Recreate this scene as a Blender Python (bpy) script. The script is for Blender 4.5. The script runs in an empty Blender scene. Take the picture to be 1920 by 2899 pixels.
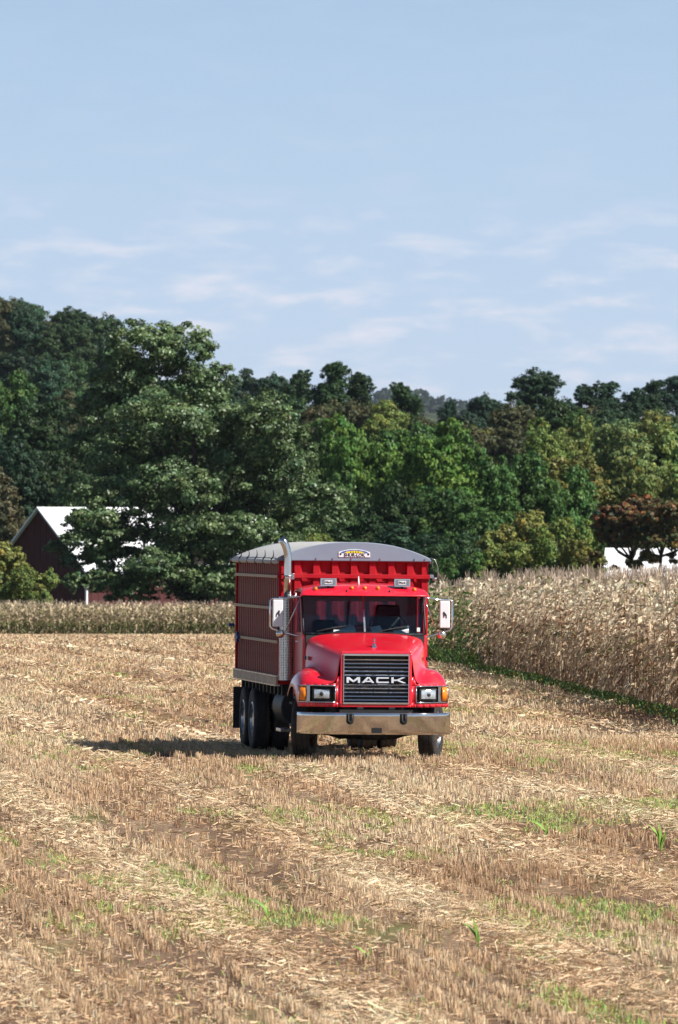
import bpy, math, random
import numpy as np
from mathutils import Vector, Matrix

R = math.radians
rng = np.random.default_rng(7)
random.seed(7)
scene = bpy.context.scene
COL = scene.collection

# ------------------------------------------------------------------ camera, sky, sun, exposure
CAM_Z = 3.68
F = 20000.0                      # focal length in photograph pixels (1920 x 2899)
HORIZON = 1500.0
cam_d = bpy.data.cameras.new('camera')
cam_d.sensor_fit = 'VERTICAL'
cam_d.sensor_height = 36.0
cam_d.lens = 36.0 * F / 2899.0
cam_d.clip_start = 1.0
cam_d.clip_end = 20000.0
cam_d.dof.use_dof = True
cam_d.dof.focus_distance = 108.0
cam_d.dof.aperture_fstop = 9.0
cam = bpy.data.objects.new('camera', cam_d)
COL.objects.link(cam)
cam.location = (0, 0, CAM_Z)
cam.rotation_euler = (R(90) + math.atan((HORIZON - 1449.5) / F), 0, 0)
scene.camera = cam

SUN_EL, SUN_TH = 43.0, 30.0       # elevation; angle from the right-hand side towards the camera
sv = Vector((math.cos(R(SUN_EL)) * math.cos(R(SUN_TH)), -math.cos(R(SUN_EL)) * math.sin(R(SUN_TH)), math.sin(R(SUN_EL))))
sun_d = bpy.data.lights.new('sun', 'SUN')
sun_d.energy = 5.0
sun_d.angle = R(0.53)
sun_d.color = (1.0, 0.955, 0.89)
sun = bpy.data.objects.new('sun', sun_d)
COL.objects.link(sun)
sun.rotation_euler = (-sv).to_track_quat('-Z', 'Y').to_euler()
sun.location = (60, -40, 90)

world = bpy.data.worlds.new('World')
scene.world = world
world.use_nodes = True
wn, wl = world.node_tree.nodes, world.node_tree.links
wn.clear()


def wnode(t, **kw):
    n = wn.new(t)
    for k, v in kw.items():
        setattr(n, k, v)
    return n


def wmath(op, a, b=None, c=None):
    n = wnode('ShaderNodeMath', operation=op)
    for i, v in enumerate((a, b, c)):
        if v is None:
            continue
        if isinstance(v, (int, float)):
            n.inputs[i].default_value = v
        else:
            wl.new(v, n.inputs[i])
    return n.outputs[0]


tc = wnode('ShaderNodeTexCoord')
sepw = wnode('ShaderNodeSeparateXYZ')
wl.new(tc.outputs['Generated'], sepw.inputs[0])
# the clear air just above the horizon takes its colour from a little higher up the sky
zfin = wmath('MULTIPLY_ADD', wmath('MAXIMUM', sepw.outputs[2], 0.0), 0.95, 0.05)
cmbw = wnode('ShaderNodeCombineXYZ')
wl.new(sepw.outputs[0], cmbw.inputs[0])
wl.new(sepw.outputs[1], cmbw.inputs[1])
wl.new(zfin, cmbw.inputs[2])
nrmw = wnode('ShaderNodeVectorMath', operation='NORMALIZE')
wl.new(cmbw.outputs[0], nrmw.inputs[0])
sky = wnode('ShaderNodeTexSky', sky_type='NISHITA')
sky.sun_disc = False
sky.sun_elevation = R(SUN_EL)
sky.sun_rotation = R(90 + SUN_TH)
sky.altitude = 100
sky.air_density = 1.0
sky.dust_density = 0.6
sky.ozone_density = 1.5
wl.new(nrmw.outputs[0], sky.inputs[0])
# thin flat clouds low over the horizon, laid out by azimuth and elevation all round
az = wmath('ARCTAN2', sepw.outputs[0], sepw.outputs[1])
cmbc = wnode('ShaderNodeCombineXYZ')
wl.new(wmath('MULTIPLY', az, 52.0), cmbc.inputs[0])
wl.new(wmath('MULTIPLY', sepw.outputs[2], 190.0), cmbc.inputs[1])
cn = wnode('ShaderNodeTexNoise')
cn.inputs['Scale'].default_value = 1.5
cn.inputs['Detail'].default_value = 7.0
cn.inputs['Roughness'].default_value = 0.55
cn.inputs['Distortion'].default_value = 0.25
wl.new(cmbc.outputs[0], cn.inputs['Vector'])
cr = wnode('ShaderNodeMapRange', interpolation_type='SMOOTHSTEP')
cr.inputs[1].default_value = 0.44
cr.inputs[2].default_value = 0.76
wl.new(cn.outputs[0], cr.inputs[0])
env = wnode('ShaderNodeValToRGB')
el_ = env.color_ramp.elements
el_[0].position = 0.0
el_[0].color = (0.75,) * 3 + (1,)
el_[1].position = 1.0
el_[1].color = (0.05,) * 3 + (1,)
e = el_.new(0.28); e.color = (0.8,) * 3 + (1,)
e = el_.new(0.46); e.color = (1.0,) * 3 + (1,)
e = el_.new(0.56); e.color = (0.75,) * 3 + (1,)
e = el_.new(0.66); e.color = (0.12,) * 3 + (1,)
wl.new(wmath('MULTIPLY', sepw.outputs[2], 14.0), env.inputs[0])
# pale moist air near the horizon: pale blue, clearing to the plain sky higher up
hz_ramp = wnode('ShaderNodeValToRGB')
hr = hz_ramp.color_ramp.elements
SKY_GAIN = 1.0 / (0.05 * 1.46)
hr[0].position = 0.0
hr[0].color = (0.62 * SKY_GAIN, 0.735 * SKY_GAIN, 0.90 * SKY_GAIN, 1)
hr[1].position = 1.0
hr[1].color = (0.455 * SKY_GAIN, 0.65 * SKY_GAIN, 0.91 * SKY_GAIN, 1)
wl.new(wmath('MULTIPLY', wmath('ABSOLUTE', sepw.outputs[2]), 11.0), hz_ramp.inputs[0])
vfac = wnode('ShaderNodeMapRange', interpolation_type='SMOOTHSTEP')
vfac.inputs[1].default_value = 0.02
vfac.inputs[2].default_value = 0.22
vfac.inputs[3].default_value = 0.92
vfac.inputs[4].default_value = 0.0
wl.new(sepw.outputs[2], vfac.inputs[0])
vmix = wnode('ShaderNodeMix', data_type='RGBA')
wl.new(vfac.outputs[0], vmix.inputs[0])
wl.new(sky.outputs[0], vmix.inputs[6])
wl.new(hz_ramp.outputs[0], vmix.inputs[7])
cfac = wmath('MULTIPLY', wmath('MULTIPLY', cr.outputs[0], env.outputs[0]), 0.9)
cmix = wnode('ShaderNodeMix', data_type='RGBA')
wl.new(cfac, cmix.inputs[0])
wl.new(vmix.outputs[2], cmix.inputs[6])
cmix.inputs[7].default_value = (0.84 * SKY_GAIN, 0.835 * SKY_GAIN, 0.92 * SKY_GAIN, 1)
bg = wnode('ShaderNodeBackground')
bg.inputs[1].default_value = 0.05
wl.new(cmix.outputs[2], bg.inputs[0])
wo = wnode('ShaderNodeOutputWorld')
wl.new(bg.outputs[0], wo.inputs[0])

scene.view_settings.view_transform = 'Standard'
scene.view_settings.look = 'None'
scene.view_settings.gamma = 1.0
scene.view_settings.exposure = 0.55
scene.view_settings.use_curve_mapping = False
scene.cycles.volume_bounces = 0
scene.cycles.max_bounces = 8
scene.cycles.transparent_max_bounces = 8


def PX(px, py, d):               # a photograph pixel at distance d
    return Vector(((px - 960.0) / F * d, d, CAM_Z + (HORIZON - py) / F * d))


# ------------------------------------------------------------------ helpers
def tag(o, label=None, cat=None, group=None, kind=None):
    if label: o['label'] = label
    if cat: o['category'] = cat
    if group: o['group'] = group
    if kind: o['kind'] = kind
    return o


def empty(name, loc=(0, 0, 0)):
    o = bpy.data.objects.new(name, None)
    o.empty_display_size = 0.3
    COL.objects.link(o)
    o.location = loc
    return o


def link(name, me, parent=None, loc=None, mat=None):
    o = bpy.data.objects.new(name, me)
    COL.objects.link(o)
    if parent: o.parent = parent
    if loc is not None: o.location = loc
    if mat and not me.materials: me.materials.append(mat)
    return o


class MB:
    def __init__(s):
        s.v, s.f = [], []

    def add(s, vs, fs):
        b = len(s.v)
        s.v += [tuple(p) for p in vs]
        s.f += [tuple(i + b for i in q) for q in fs]
        return s

    def box(s, x0, x1, y0, y1, z0, z1):
        return s.add([(x0, y0, z0), (x1, y0, z0), (x1, y1, z0), (x0, y1, z0), (x0, y0, z1), (x1, y0, z1), (x1, y1, z1), (x0, y1, z1)],
                     [(0, 3, 2, 1), (4, 5, 6, 7), (0, 1, 5, 4), (1, 2, 6, 5), (2, 3, 7, 6), (3, 0, 4, 7)])

    def hexa(s, p):              # 8 points in box order
        return s.add(p, [(0, 3, 2, 1), (4, 5, 6, 7), (0, 1, 5, 4), (1, 2, 6, 5), (2, 3, 7, 6), (3, 0, 4, 7)])

    def prism(s, poly, y0, y1):  # polygon in (x, z), extruded along y; poly counter-clockwise seen from -y
        n = len(poly)
        vs = [(x, y0, z) for x, z in poly] + [(x, y1, z) for x, z in poly]
        fs = [tuple(range(n)), tuple(range(2 * n - 1, n - 1, -1))]
        fs += [(i, i + n, (i + 1) % n + n, (i + 1) % n) for i in range(n)]
        return s.add(vs, fs)

    def tube(s, pts, r, n=8, caps=True):
        pts = [Vector(p) for p in pts]
        rs = r if isinstance(r, (list, tuple)) else [r] * len(pts)
        vs, fs = [], []
        up = Vector((0, 0, 1))
        prev = None
        for i, p in enumerate(pts):
            a = pts[max(i - 1, 0)]
            b = pts[min(i + 1, len(pts) - 1)]
            t = (b - a).normalized()
            if prev is None:
                ref = up if abs(t.z) < 0.9 else Vector((1, 0, 0))
                u = t.cross(ref).normalized()
            else:
                u = (prev - t * prev.dot(t)).normalized()
            prev = u
            w = t.cross(u)
            for k in range(n):
                ang = 2 * math.pi * k / n
                vs.append(p + (u * math.cos(ang) + w * math.sin(ang)) * rs[i])
        for i in range(len(pts) - 1):
            for k in range(n):
                k2 = (k + 1) % n
                fs.append((i * n + k, i * n + k2, (i + 1) * n + k2, (i + 1) * n + k))
        if caps:
            fs.append(tuple(range(n - 1, -1, -1)))
            fs.append(tuple(range((len(pts) - 1) * n, len(pts) * n)))
        return s.add(vs, fs)

    def lathe(s, prof, axis='x', c=(0, 0, 0), n=32):   # prof: (radius, along axis)
        vs, fs = [], []
        for r, h in prof:
            for k in range(n):
                a = 2 * math.pi * k / n
                p, q = r * math.cos(a), r * math.sin(a)
                if axis == 'x': v = (c[0] + h, c[1] + p, c[2] + q)
                elif axis == 'y': v = (c[0] + p, c[1] + h, c[2] + q)
                else: v = (c[0] + p, c[1] + q, c[2] + h)
                vs.append(v)
        for i in range(len(prof) - 1):
            for k in range(n):
                k2 = (k + 1) % n
                fs.append((i * n + k, i * n + k2, (i + 1) * n + k2, (i + 1) * n + k))
        return s.add(vs, fs)

    def ball(s, c, rx, ry, rz, n=10, m=6):
        prof = []
        vs, fs = [], []
        for i in range(m + 1):
            th = math.pi * i / m
            for k in range(n):
                a = 2 * math.pi * k / n
                vs.append((c[0] + rx * math.sin(th) * math.cos(a), c[1] + ry * math.sin(th) * math.sin(a), c[2] + rz * math.cos(th)))
        for i in range(m):
            for k in range(n):
                k2 = (k + 1) % n
                fs.append((i * n + k, (i + 1) * n + k, (i + 1) * n + k2, i * n + k2))
        return s.add(vs, fs)

    def grid(s, rows, flip=False):   # rows of equal length
        n = len(rows[0])
        vs = [p for r in rows for p in r]
        fs = []
        for i in range(len(rows) - 1):
            for k in range(n - 1):
                q = (i * n + k, i * n + k + 1, (i + 1) * n + k + 1, (i + 1) * n + k)
                fs.append(q[::-1] if flip else q)
        return s.add(vs, fs)

    def mesh(s, name, mat=None, smooth=False):
        me = bpy.data.meshes.new(name)
        me.from_pydata(s.v, [], s.f)
        me.update()
        if mat: me.materials.append(mat)
        if smooth: me.polygons.foreach_set('use_smooth', [True] * len(me.polygons))
        return me

    def build(s, name, mat, parent=None, smooth=False, bevel=0, sub=0, solid=0, seg=2, loc=None, autos=None):
        o = link(name, s.mesh(name, mat, smooth or autos is not None), parent, loc)
        if autos is not None:
            o.data.set_sharp_from_angle(angle=R(autos))
        if solid:
            m = o.modifiers.new('solid', 'SOLIDIFY'); m.thickness = solid; m.offset = -1
        if bevel:
            m = o.modifiers.new('bevel', 'BEVEL'); m.width = bevel; m.segments = seg; m.limit_method = 'ANGLE'; m.angle_limit = R(40)
        if sub:
            m = o.modifiers.new('sub', 'SUBSURF'); m.levels = sub; m.render_levels = sub
        return o


def quads_mesh(name, P, col=None, mat=None):
    """P: (n, 4, 3) array of quads; col: (n, 3) a colour for each face"""
    n = len(P)
    me = bpy.data.meshes.new(name)
    me.vertices.add(n * 4)
    me.vertices.foreach_set('co', np.ascontiguousarray(P, dtype=np.float32).ravel())
    me.loops.add(n * 4)
    me.loops.foreach_set('vertex_index', np.arange(n * 4, dtype=np.int32))
    me.polygons.add(n)
    me.polygons.foreach_set('loop_start', np.arange(0, n * 4, 4, dtype=np.int32))
    me.polygons.foreach_set('loop_total', np.full(n, 4, dtype=np.int32))
    me.update(calc_edges=True)
    if col is not None:
        a = me.attributes.new('tint', 'FLOAT_COLOR', 'FACE')
        c4 = np.ones((n, 4), dtype=np.float32)
        c4[:, :3] = col
        a.data.foreach_set('color', c4.ravel())
    if mat: me.materials.append(mat)
    return me


# ------------------------------------------------------------------ materials
def new_mat(name):
    m = bpy.data.materials.new(name)
    m.use_nodes = True
    n = m.node_tree.nodes
    return m, n, m.node_tree.links, n['Principled BSDF']


def paint(name, base, rough=0.4, metal=0.0, coat=0.0, var=0.12, scale=3.0, dirt=None, dirt_amt=0.0, bump=0.0, rvar=0.1, spec=0.5, coord='Object'):
    m, n, l, b = new_mat(name)
    t = n.new('ShaderNodeTexCoord')
    nz = n.new('ShaderNodeTexNoise')
    nz.inputs['Scale'].default_value = scale
    nz.inputs['Detail'].default_value = 6
    nz.inputs['Roughness'].default_value = 0.6
    l.new(t.outputs[coord], nz.inputs['Vector'])
    mx = n.new('ShaderNodeMix'); mx.data_type = 'RGBA'
    mr = n.new('ShaderNodeMapRange')
    mr.inputs[1].default_value = 0.3; mr.inputs[2].default_value = 0.7
    l.new(nz.outputs[0], mr.inputs[0])
    l.new(mr.outputs[0], mx.inputs[0])
    mx.inputs[6].default_value = tuple(c * (1 - var) for c in base) + (1,)
    mx.inputs[7].default_value = tuple(min(1, c * (1 + var)) for c in base) + (1,)
    out = mx.outputs[2]
    if dirt:
        nz2 = n.new('ShaderNodeTexNoise')
        nz2.inputs['Scale'].default_value = scale * 2.3
        nz2.inputs['Detail'].default_value = 8
        nz2.inputs['Roughness'].default_value = 0.7
        l.new(t.outputs[coord], nz2.inputs['Vector'])
        m2 = n.new('ShaderNodeMapRange')
        m2.inputs[1].default_value = 0.45; m2.inputs[2].default_value = 0.8
        m2.inputs[4].default_value = dirt_amt
        l.new(nz2.outputs[0], m2.inputs[0])
        mx2 = n.new('ShaderNodeMix'); mx2.data_type = 'RGBA'
        l.new(m2.outputs[0], mx2.inputs[0])
        l.new(out, mx2.inputs[6])
        mx2.inputs[7].default_value = dirt + (1,)
        out = mx2.outputs[2]
    l.new(out, b.inputs['Base Color'])
    r2 = n.new('ShaderNodeMapRange')
    r2.inputs[3].default_value = max(0.02, rough - rvar); r2.inputs[4].default_value = min(1, rough + rvar)
    l.new(nz.outputs[0], r2.inputs[0])
    l.new(r2.outputs[0], b.inputs['Roughness'])
    b.inputs['Metallic'].default_value = metal
    b.inputs['Specular IOR Level'].default_value = spec
    b.inputs['Coat Weight'].default_value = coat
    b.inputs['Coat Roughness'].default_value = 0.06
    if bump:
        bp = n.new('ShaderNodeBump'); bp.inputs['Strength'].default_value = bump; bp.inputs['Distance'].default_value = 0.02
        l.new(nz.outputs[0], bp.inputs['Height']); l.new(bp.outputs[0], b.inputs['Normal'])
    return m


M = {}
M['red'] = paint('red_cab_paint', (0.72, 0.011, 0.032), 0.32, coat=0.7, var=0.06, scale=1.5, dirt=(0.42, 0.22, 0.16), dirt_amt=0.2)
M['boxred'] = paint('red_box_paint', (0.40, 0.009, 0.018), 0.62, var=0.15, scale=2.0, dirt=(0.22, 0.08, 0.06), dirt_amt=0.2, spec=0.12)
M['shadedred'] = paint('shaded_red_panel', (0.19, 0.010, 0.016), 0.65, var=0.2, scale=2.0, dirt=(0.12, 0.05, 0.04), dirt_amt=0.3, spec=0.1)  # box red darkened: shade on the box sides is put into the colour
M['tan'] = paint('rail_field_reflection', (0.42, 0.30, 0.17), 0.5, var=0.15, scale=4)  # tan stands in for the sunlit field reflected in the side rails
M['ribtan'] = paint('rib_field_reflection', (0.50, 0.345, 0.25), 0.6, var=0.2, scale=4, spec=0.15)  # painted reflection: sunlit field on the rib flanks, put into the colour
M['rail'] = paint('dusty_sill_paint', (0.50, 0.40, 0.29), 0.6, var=0.2, scale=3, dirt=(0.08, 0.06, 0.05), dirt_amt=0.5)
M['chrome'] = paint('chrome', (0.78, 0.79, 0.80), 0.10, metal=1, var=0.04, scale=6, rvar=0.05)
M['bumper'] = paint('scuffed_chrome', (0.80, 0.77, 0.73), 0.075, metal=1, var=0.10, scale=3.5, rvar=0.05, bump=0.22)
M['steel'] = paint('brushed_steel', (0.55, 0.55, 0.56), 0.28, metal=1, var=0.15, scale=8)
M['stack'] = paint('stack_chrome', (0.72, 0.71, 0.68), 0.17, metal=1, var=0.1, scale=7)
M['black'] = paint('black_frame', (0.008, 0.008, 0.009), 0.55, var=0.4, scale=4)
M['grille_dark'] = paint('grille_black_mesh', (0.006, 0.006, 0.007), 0.6, var=0.3)  # flat black of the grille backing and lamp housings
M['rubber'] = paint('tyre_rubber', (0.022, 0.021, 0.021), 0.75, var=0.3, scale=6, dirt=(0.15, 0.11, 0.08), dirt_amt=0.32)
M['tarpcap'] = paint('shaded_vinyl_end_cap', (0.195, 0.235, 0.305), 0.6, var=0.06, scale=2.5)  # darker than the top: its turn from the sun is painted in
M['tarp'] = paint('grey_tarpaulin', (0.50, 0.49, 0.47), 0.55, var=0.07, scale=2.5, dirt=(0.42, 0.38, 0.32), dirt_amt=0.25)
M['white'] = paint('white_paint', (0.76, 0.76, 0.78), 0.3, var=0.05, scale=3)
M['amber'] = paint('amber_lens', (0.85, 0.22, 0.008), 0.25, var=0.1, scale=20, coat=0.5)
M['lens'] = paint('headlight_glass', (0.52, 0.58, 0.64), 0.12, var=0.35, scale=26, rvar=0.08, coat=1.0, metal=0.35)
M['interior'] = paint('dark_cab_trim', (0.018, 0.024, 0.028), 0.6, var=0.2)
M['dash'] = paint('grey_green_dashboard', (0.13, 0.20, 0.20), 0.55, var=0.2)
M['paper'] = paint('paper', (0.75, 0.78, 0.76), 0.6, var=0.08, scale=9)
M['blue'] = paint('blue_strap', (0.02, 0.05, 0.26), 0.5, var=0.2)
M['yellow'] = paint('yellow_print', (0.75, 0.60, 0.03), 0.4, var=0.08)
M['printblack'] = paint('black_print', (0.012, 0.012, 0.015), 0.4, var=0.1)
M['printblue'] = paint('blue_print', (0.05, 0.12, 0.35), 0.4, var=0.1)
M['darkdog'] = paint('dark_grey_emblem', (0.06, 0.06, 0.065), 0.35, var=0.2, metal=0.5)
M['bark'] = paint('bark', (0.032, 0.026, 0.022), 0.85, var=0.35, scale=2, bump=0.6)
M['barnred'] = paint('barn_red_boards', (0.072, 0.014, 0.014), 0.75, var=0.2, scale=0.8)
M['barnwhite'] = paint('white_trim_paint', (0.8, 0.8, 0.8), 0.5, var=0.04)
M['roofwhite'] = paint('white_metal_roof', (0.86, 0.87, 0.88), 0.4, var=0.03, scale=0.5)
M['mirror'] = paint('mirror_bowl', (0.75, 0.70, 0.6), 0.12, metal=0.9, var=0.06)

# windscreen glass: tinted and clear, reflecting at grazing angles
m, n, l, b = new_mat('tinted_glass')
n.remove(b)
tr = n.new('ShaderNodeBsdfTransparent'); tr.inputs[0].default_value = (0.54, 0.68, 0.73, 1)
gl = n.new('ShaderNodeBsdfGlossy'); gl.inputs['Roughness'].default_value = 0.02; gl.inputs[0].default_value = (0.7, 0.85, 1, 1)
fr = n.new('ShaderNodeFresnel'); fr.inputs[0].default_value = 1.5
ms = n.new('ShaderNodeMixShader')
l.new(fr.outputs[0], ms.inputs[0]); l.new(tr.outputs[0], ms.inputs[1]); l.new(gl.outputs[0], ms.inputs[2])
l.new(ms.outputs[0], n['Material Output'].inputs[0])
M['glass'] = m

# perforated shield: chrome with small dark holes
m, n, l, b = new_mat('perforated_steel')
t = n.new('ShaderNodeTexCoord')
vo = n.new('ShaderNodeTexVoronoi'); vo.inputs['Scale'].default_value = 38; vo.inputs['Randomness'].default_value = 0.15
l.new(t.outputs['Object'], vo.inputs['Vector'])
mr = n.new('ShaderNodeMapRange'); mr.inputs[1].default_value = 0.36; mr.inputs[2].default_value = 0.46
l.new(vo.outputs['Distance'], mr.inputs[0])
mx = n.new('ShaderNodeMix'); mx.data_type = 'RGBA'
mx.inputs[6].default_value = (0.03, 0.03, 0.035, 1); mx.inputs[7].default_value = (0.62, 0.61, 0.58, 1)
l.new(mr.outputs[0], mx.inputs[0]); l.new(mx.outputs[2], b.inputs['Base Color'])
b.inputs['Metallic'].default_value = 1; b.inputs['Roughness'].default_value = 0.25
M['perf'] = m


def leafmat(name, rough=0.5, spec=0.4, transl=0.22, use_obj=True, sheen_col=None):
    m, n, l, b = new_mat(name)
    at = n.new('ShaderNodeAttribute'); at.attribute_name = 'tint'
    out = at.outputs['Color']
    if use_obj:
        oi = n.new('ShaderNodeObjectInfo')
        mx = n.new('ShaderNodeMix'); mx.data_type = 'RGBA'; mx.blend_type = 'MULTIPLY'; mx.inputs[0].default_value = 1
        l.new(out, mx.inputs[6]); l.new(oi.outputs['Color'], mx.inputs[7])
        out = mx.outputs[2]
    l.new(out, b.inputs['Base Color'])
    b.inputs['Roughness'].default_value = rough
    b.inputs['Specular IOR Level'].default_value = spec
    tl = n.new('ShaderNodeBsdfTranslucent')
    l.new(out, tl.inputs[0])
    ms = n.new('ShaderNodeMixShader'); ms.inputs[0].default_value = transl
    l.new(b.outputs[0], ms.inputs[1]); l.new(tl.outputs[0], ms.inputs[2])
    l.new(ms.outputs[0], n['Material Output'].inputs[0])
    return m


M['leaf'] = leafmat('foliage', 0.5, 0.2, 0.22)
M['leafgloss'] = leafmat('glossy_foliage', 0.42, 0.38, 0.2)
M['straw'] = leafmat('straw', 0.6, 0.3, 0.15, use_obj=False)
M['corn'] = leafmat('corn_leaf', 0.55, 0.3, 0.36, use_obj=False)

# ------------------------------------------------------------------ terrain
def sstep(a, b, x):
    t = np.clip((x - a) / (b - a), 0, 1)
    return t * t * (3 - 2 * t)


def H(X, Y):
    X = np.asarray(X, dtype=float); Y = np.asarray(Y, dtype=float)
    t = np.clip((Y - 130) / 300.0, 0, 1)
    z = -2.75 * t ** 1.6
    z = z + 0.032 * np.clip(X - 1, 0, 9) * (1 - sstep(180, 300, Y))
    z = z + 0.025 * np.sin(X * 1.3 + Y * 0.21) * np.sin(Y * 0.33 - X * 0.4) * (1 - sstep(350, 450, Y))
    z = z + 8.0 * sstep(540, 900, Y)
    z = z + 38 * np.exp(-(((X + 95) / 92) ** 2 + ((Y - 1350) / 230) ** 2))
    z = z + (108 + 20 * np.sin(X / 108.0 + 1) + 12 * np.sin(X / 45.0)) * np.exp(-((Y - 8000) / 800) ** 2)
    return z


def vnoise(x, y, scale, seed):
    g = np.random.default_rng(seed).random((128, 128))
    u = np.asarray(x) / scale; v = np.asarray(y) / scale
    iu = np.floor(u).astype(int); iv = np.floor(v).astype(int)
    fu = u - iu; fv = v - iv
    fu = fu * fu * (3 - 2 * fu); fv = fv * fv * (3 - 2 * fv)
    a = g[iu % 128, iv % 128]; b = g[(iu + 1) % 128, iv % 128]; c = g[iu % 128, (iv + 1) % 128]; d = g[(iu + 1) % 128, (iv + 1) % 128]
    return (a * (1 - fu) + b * fu) * (1 - fv) + (c * (1 - fu) + d * fu) * fv


ROW = R(6.0)                      # the drilled rows lean 6 degrees across the line of sight


def row_u(X, Y):
    return X * math.cos(ROW) + Y * math.sin(ROW)


def row_v(X, Y):
    return -X * math.sin(ROW) + Y * math.cos(ROW)


def band(X, Y):                   # 1 in the flattened straw bands, 0 in standing stubble
    u0, v = row_u(X, Y), row_v(X, Y)
    u = u0 + 0.35 * (vnoise(u0, v / 9, 2.5, 3) - 0.5) + 0.22 * (vnoise(u0 * 2, v / 3, 1.0, 4) - 0.5)
    k = (u - 3.35) / 2.45
    dist = np.abs(k - np.round(k)) * 2.45
    return np.exp(-(dist / 0.40) ** 2) * (0.55 + 0.45 * sstep(0.2, 0.6, vnoise(u0, v / 10, 1.4, 9)))


def green(X, Y):
    u, v = row_u(X, Y), row_v(X, Y)
    g = vnoise(u, v / 5.5, 1.5, 21) * 0.6 + vnoise(u, v / 5, 0.4, 22) * 0.4
    return sstep(0.58, 0.74, g + 0.075 * np.clip(X / 3, -1, 1))


ys = np.concatenate([np.arange(-30, 45, 15), np.linspace(45, 240, 150), np.linspace(243, 460, 70), np.linspace(470, 1000, 40), np.linspace(1030, 12000, 110)])
ts = np.sinh(np.linspace(-2.6, 2.6, 161)) / math.sinh(2.6)
rows = []
for y in ys:
    hw = 26 + max(0, y) * 0.62
    X = ts * hw
    Z = H(X, np.full_like(X, y))
    rows.append([(float(a), float(y), float(c)) for a, c in zip(X, Z)])
m, n, l, b = new_mat('field_ground')
t = n.new('ShaderNodeTexCoord')
mp = n.new('ShaderNodeMapping'); mp.inputs['Rotation'].default_value = (0, 0, -ROW); mp.inputs['Scale'].default_value = (1.4, 0.07, 1)
l.new(t.outputs['Object'], mp.inputs[0])
n1 = n.new('ShaderNodeTexNoise'); n1.inputs['Scale'].default_value = 1.1; n1.inputs['Detail'].default_value = 5
n2 = n.new('ShaderNodeTexNoise'); n2.inputs['Scale'].default_value = 14; n2.inputs['Detail'].default_value = 6; n2.inputs['Roughness'].default_value = 0.7
l.new(mp.outputs[0], n1.inputs[0]); l.new(t.outputs['Object'], n2.inputs[0])
ad = n.new('ShaderNodeMath'); ad.operation = 'MULTIPLY_ADD'; ad.inputs[1].default_value = 0.55
l.new(n1.outputs[0], ad.inputs[0])
ml = n.new('ShaderNodeMath'); ml.operation = 'MULTIPLY'; ml.inputs[1].default_value = 0.45
l.new(n2.outputs[0], ml.inputs[0]); l.new(ml.outputs[0], ad.inputs[2])
rp = n.new('ShaderNodeValToRGB')
rp.color_ramp.elements[0].position = 0.36; rp.color_ramp.elements[0].color = (0.075, 0.045, 0.03, 1)
rp.color_ramp.elements[1].position = 0.62; rp.color_ramp.elements[1].color = (0.40, 0.28, 0.18, 1)
e = rp.color_ramp.elements.new(0.48); e.color = (0.17, 0.105, 0.066, 1)
l.new(ad.outputs[0], rp.inputs[0])
n3 = n.new('ShaderNodeTexNoise'); n3.inputs['Scale'].default_value = 0.22; n3.inputs['Detail'].default_value = 5
mp3 = n.new('ShaderNodeMapping'); mp3.inputs['Rotation'].default_value = (0, 0, -ROW); mp3.inputs['Scale'].default_value = (3.2, 0.4, 1)
l.new(t.outputs['Object'], mp3.inputs[0]); l.new(mp3.outputs[0], n3.inputs[0])
g3 = n.new('ShaderNodeMapRange'); g3.inputs[1].default_value = 0.55; g3.inputs[2].default_value = 0.7; g3.inputs[4].default_value = 0.7
l.new(n3.outputs[0], g3.inputs[0])
mg = n.new('ShaderNodeMix'); mg.data_type = 'RGBA'; mg.inputs[7].default_value = (0.17, 0.20, 0.055, 1)
l.new(g3.outputs[0], mg.inputs[0]); l.new(rp.outputs[0], mg.inputs[6])
sx = n.new('ShaderNodeSeparateXYZ'); l.new(t.outputs['Object'], sx.inputs[0])
far = n.new('ShaderNodeMapRange'); far.inputs[1].default_value = 440; far.inputs[2].default_value = 452
l.new(sx.outputs[1], far.inputs[0])
mf = n.new('ShaderNodeMix'); mf.data_type = 'RGBA'; mf.inputs[7].default_value = (0.045, 0.06, 0.02, 1)
l.new(far.outputs[0], mf.inputs[0]); l.new(mg.outputs[2], mf.inputs[6]); l.new(mf.outputs[2], b.inputs['Base Color'])
b.inputs['Roughness'].default_value = 0.9
b.inputs['Specular IOR Level'].default_value = 0.15
bp = n.new('ShaderNodeBump'); bp.inputs['Strength'].default_value = 0.6; bp.inputs['Distance'].default_value = 0.05
l.new(n2.outputs[0], bp.inputs['Height']); l.new(bp.outputs[0], b.inputs['Normal'])
ground = MB().grid(rows).build('ground', m, smooth=True)
tag(ground, 'pale brown stubble field sloping gently away behind the truck', 'ground', kind='structure')

# ------------------------------------------------------------------ the truck
DT = 111.0
YAW = R(7.1)
TX = 0.585
truck = empty('grain_truck', (TX, DT, float(H(TX, DT)) - .012))
truck.rotation_euler = (0, R(0.55), YAW)
tag(truck, 'red grain truck with tarpaulin-covered box and chrome bumper on the stubble field', 'truck')
T = truck


def sweep(x):
    return 0.34 * max(0.0, (abs(x) - 0.60) / 0.60) ** 1.5


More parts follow.
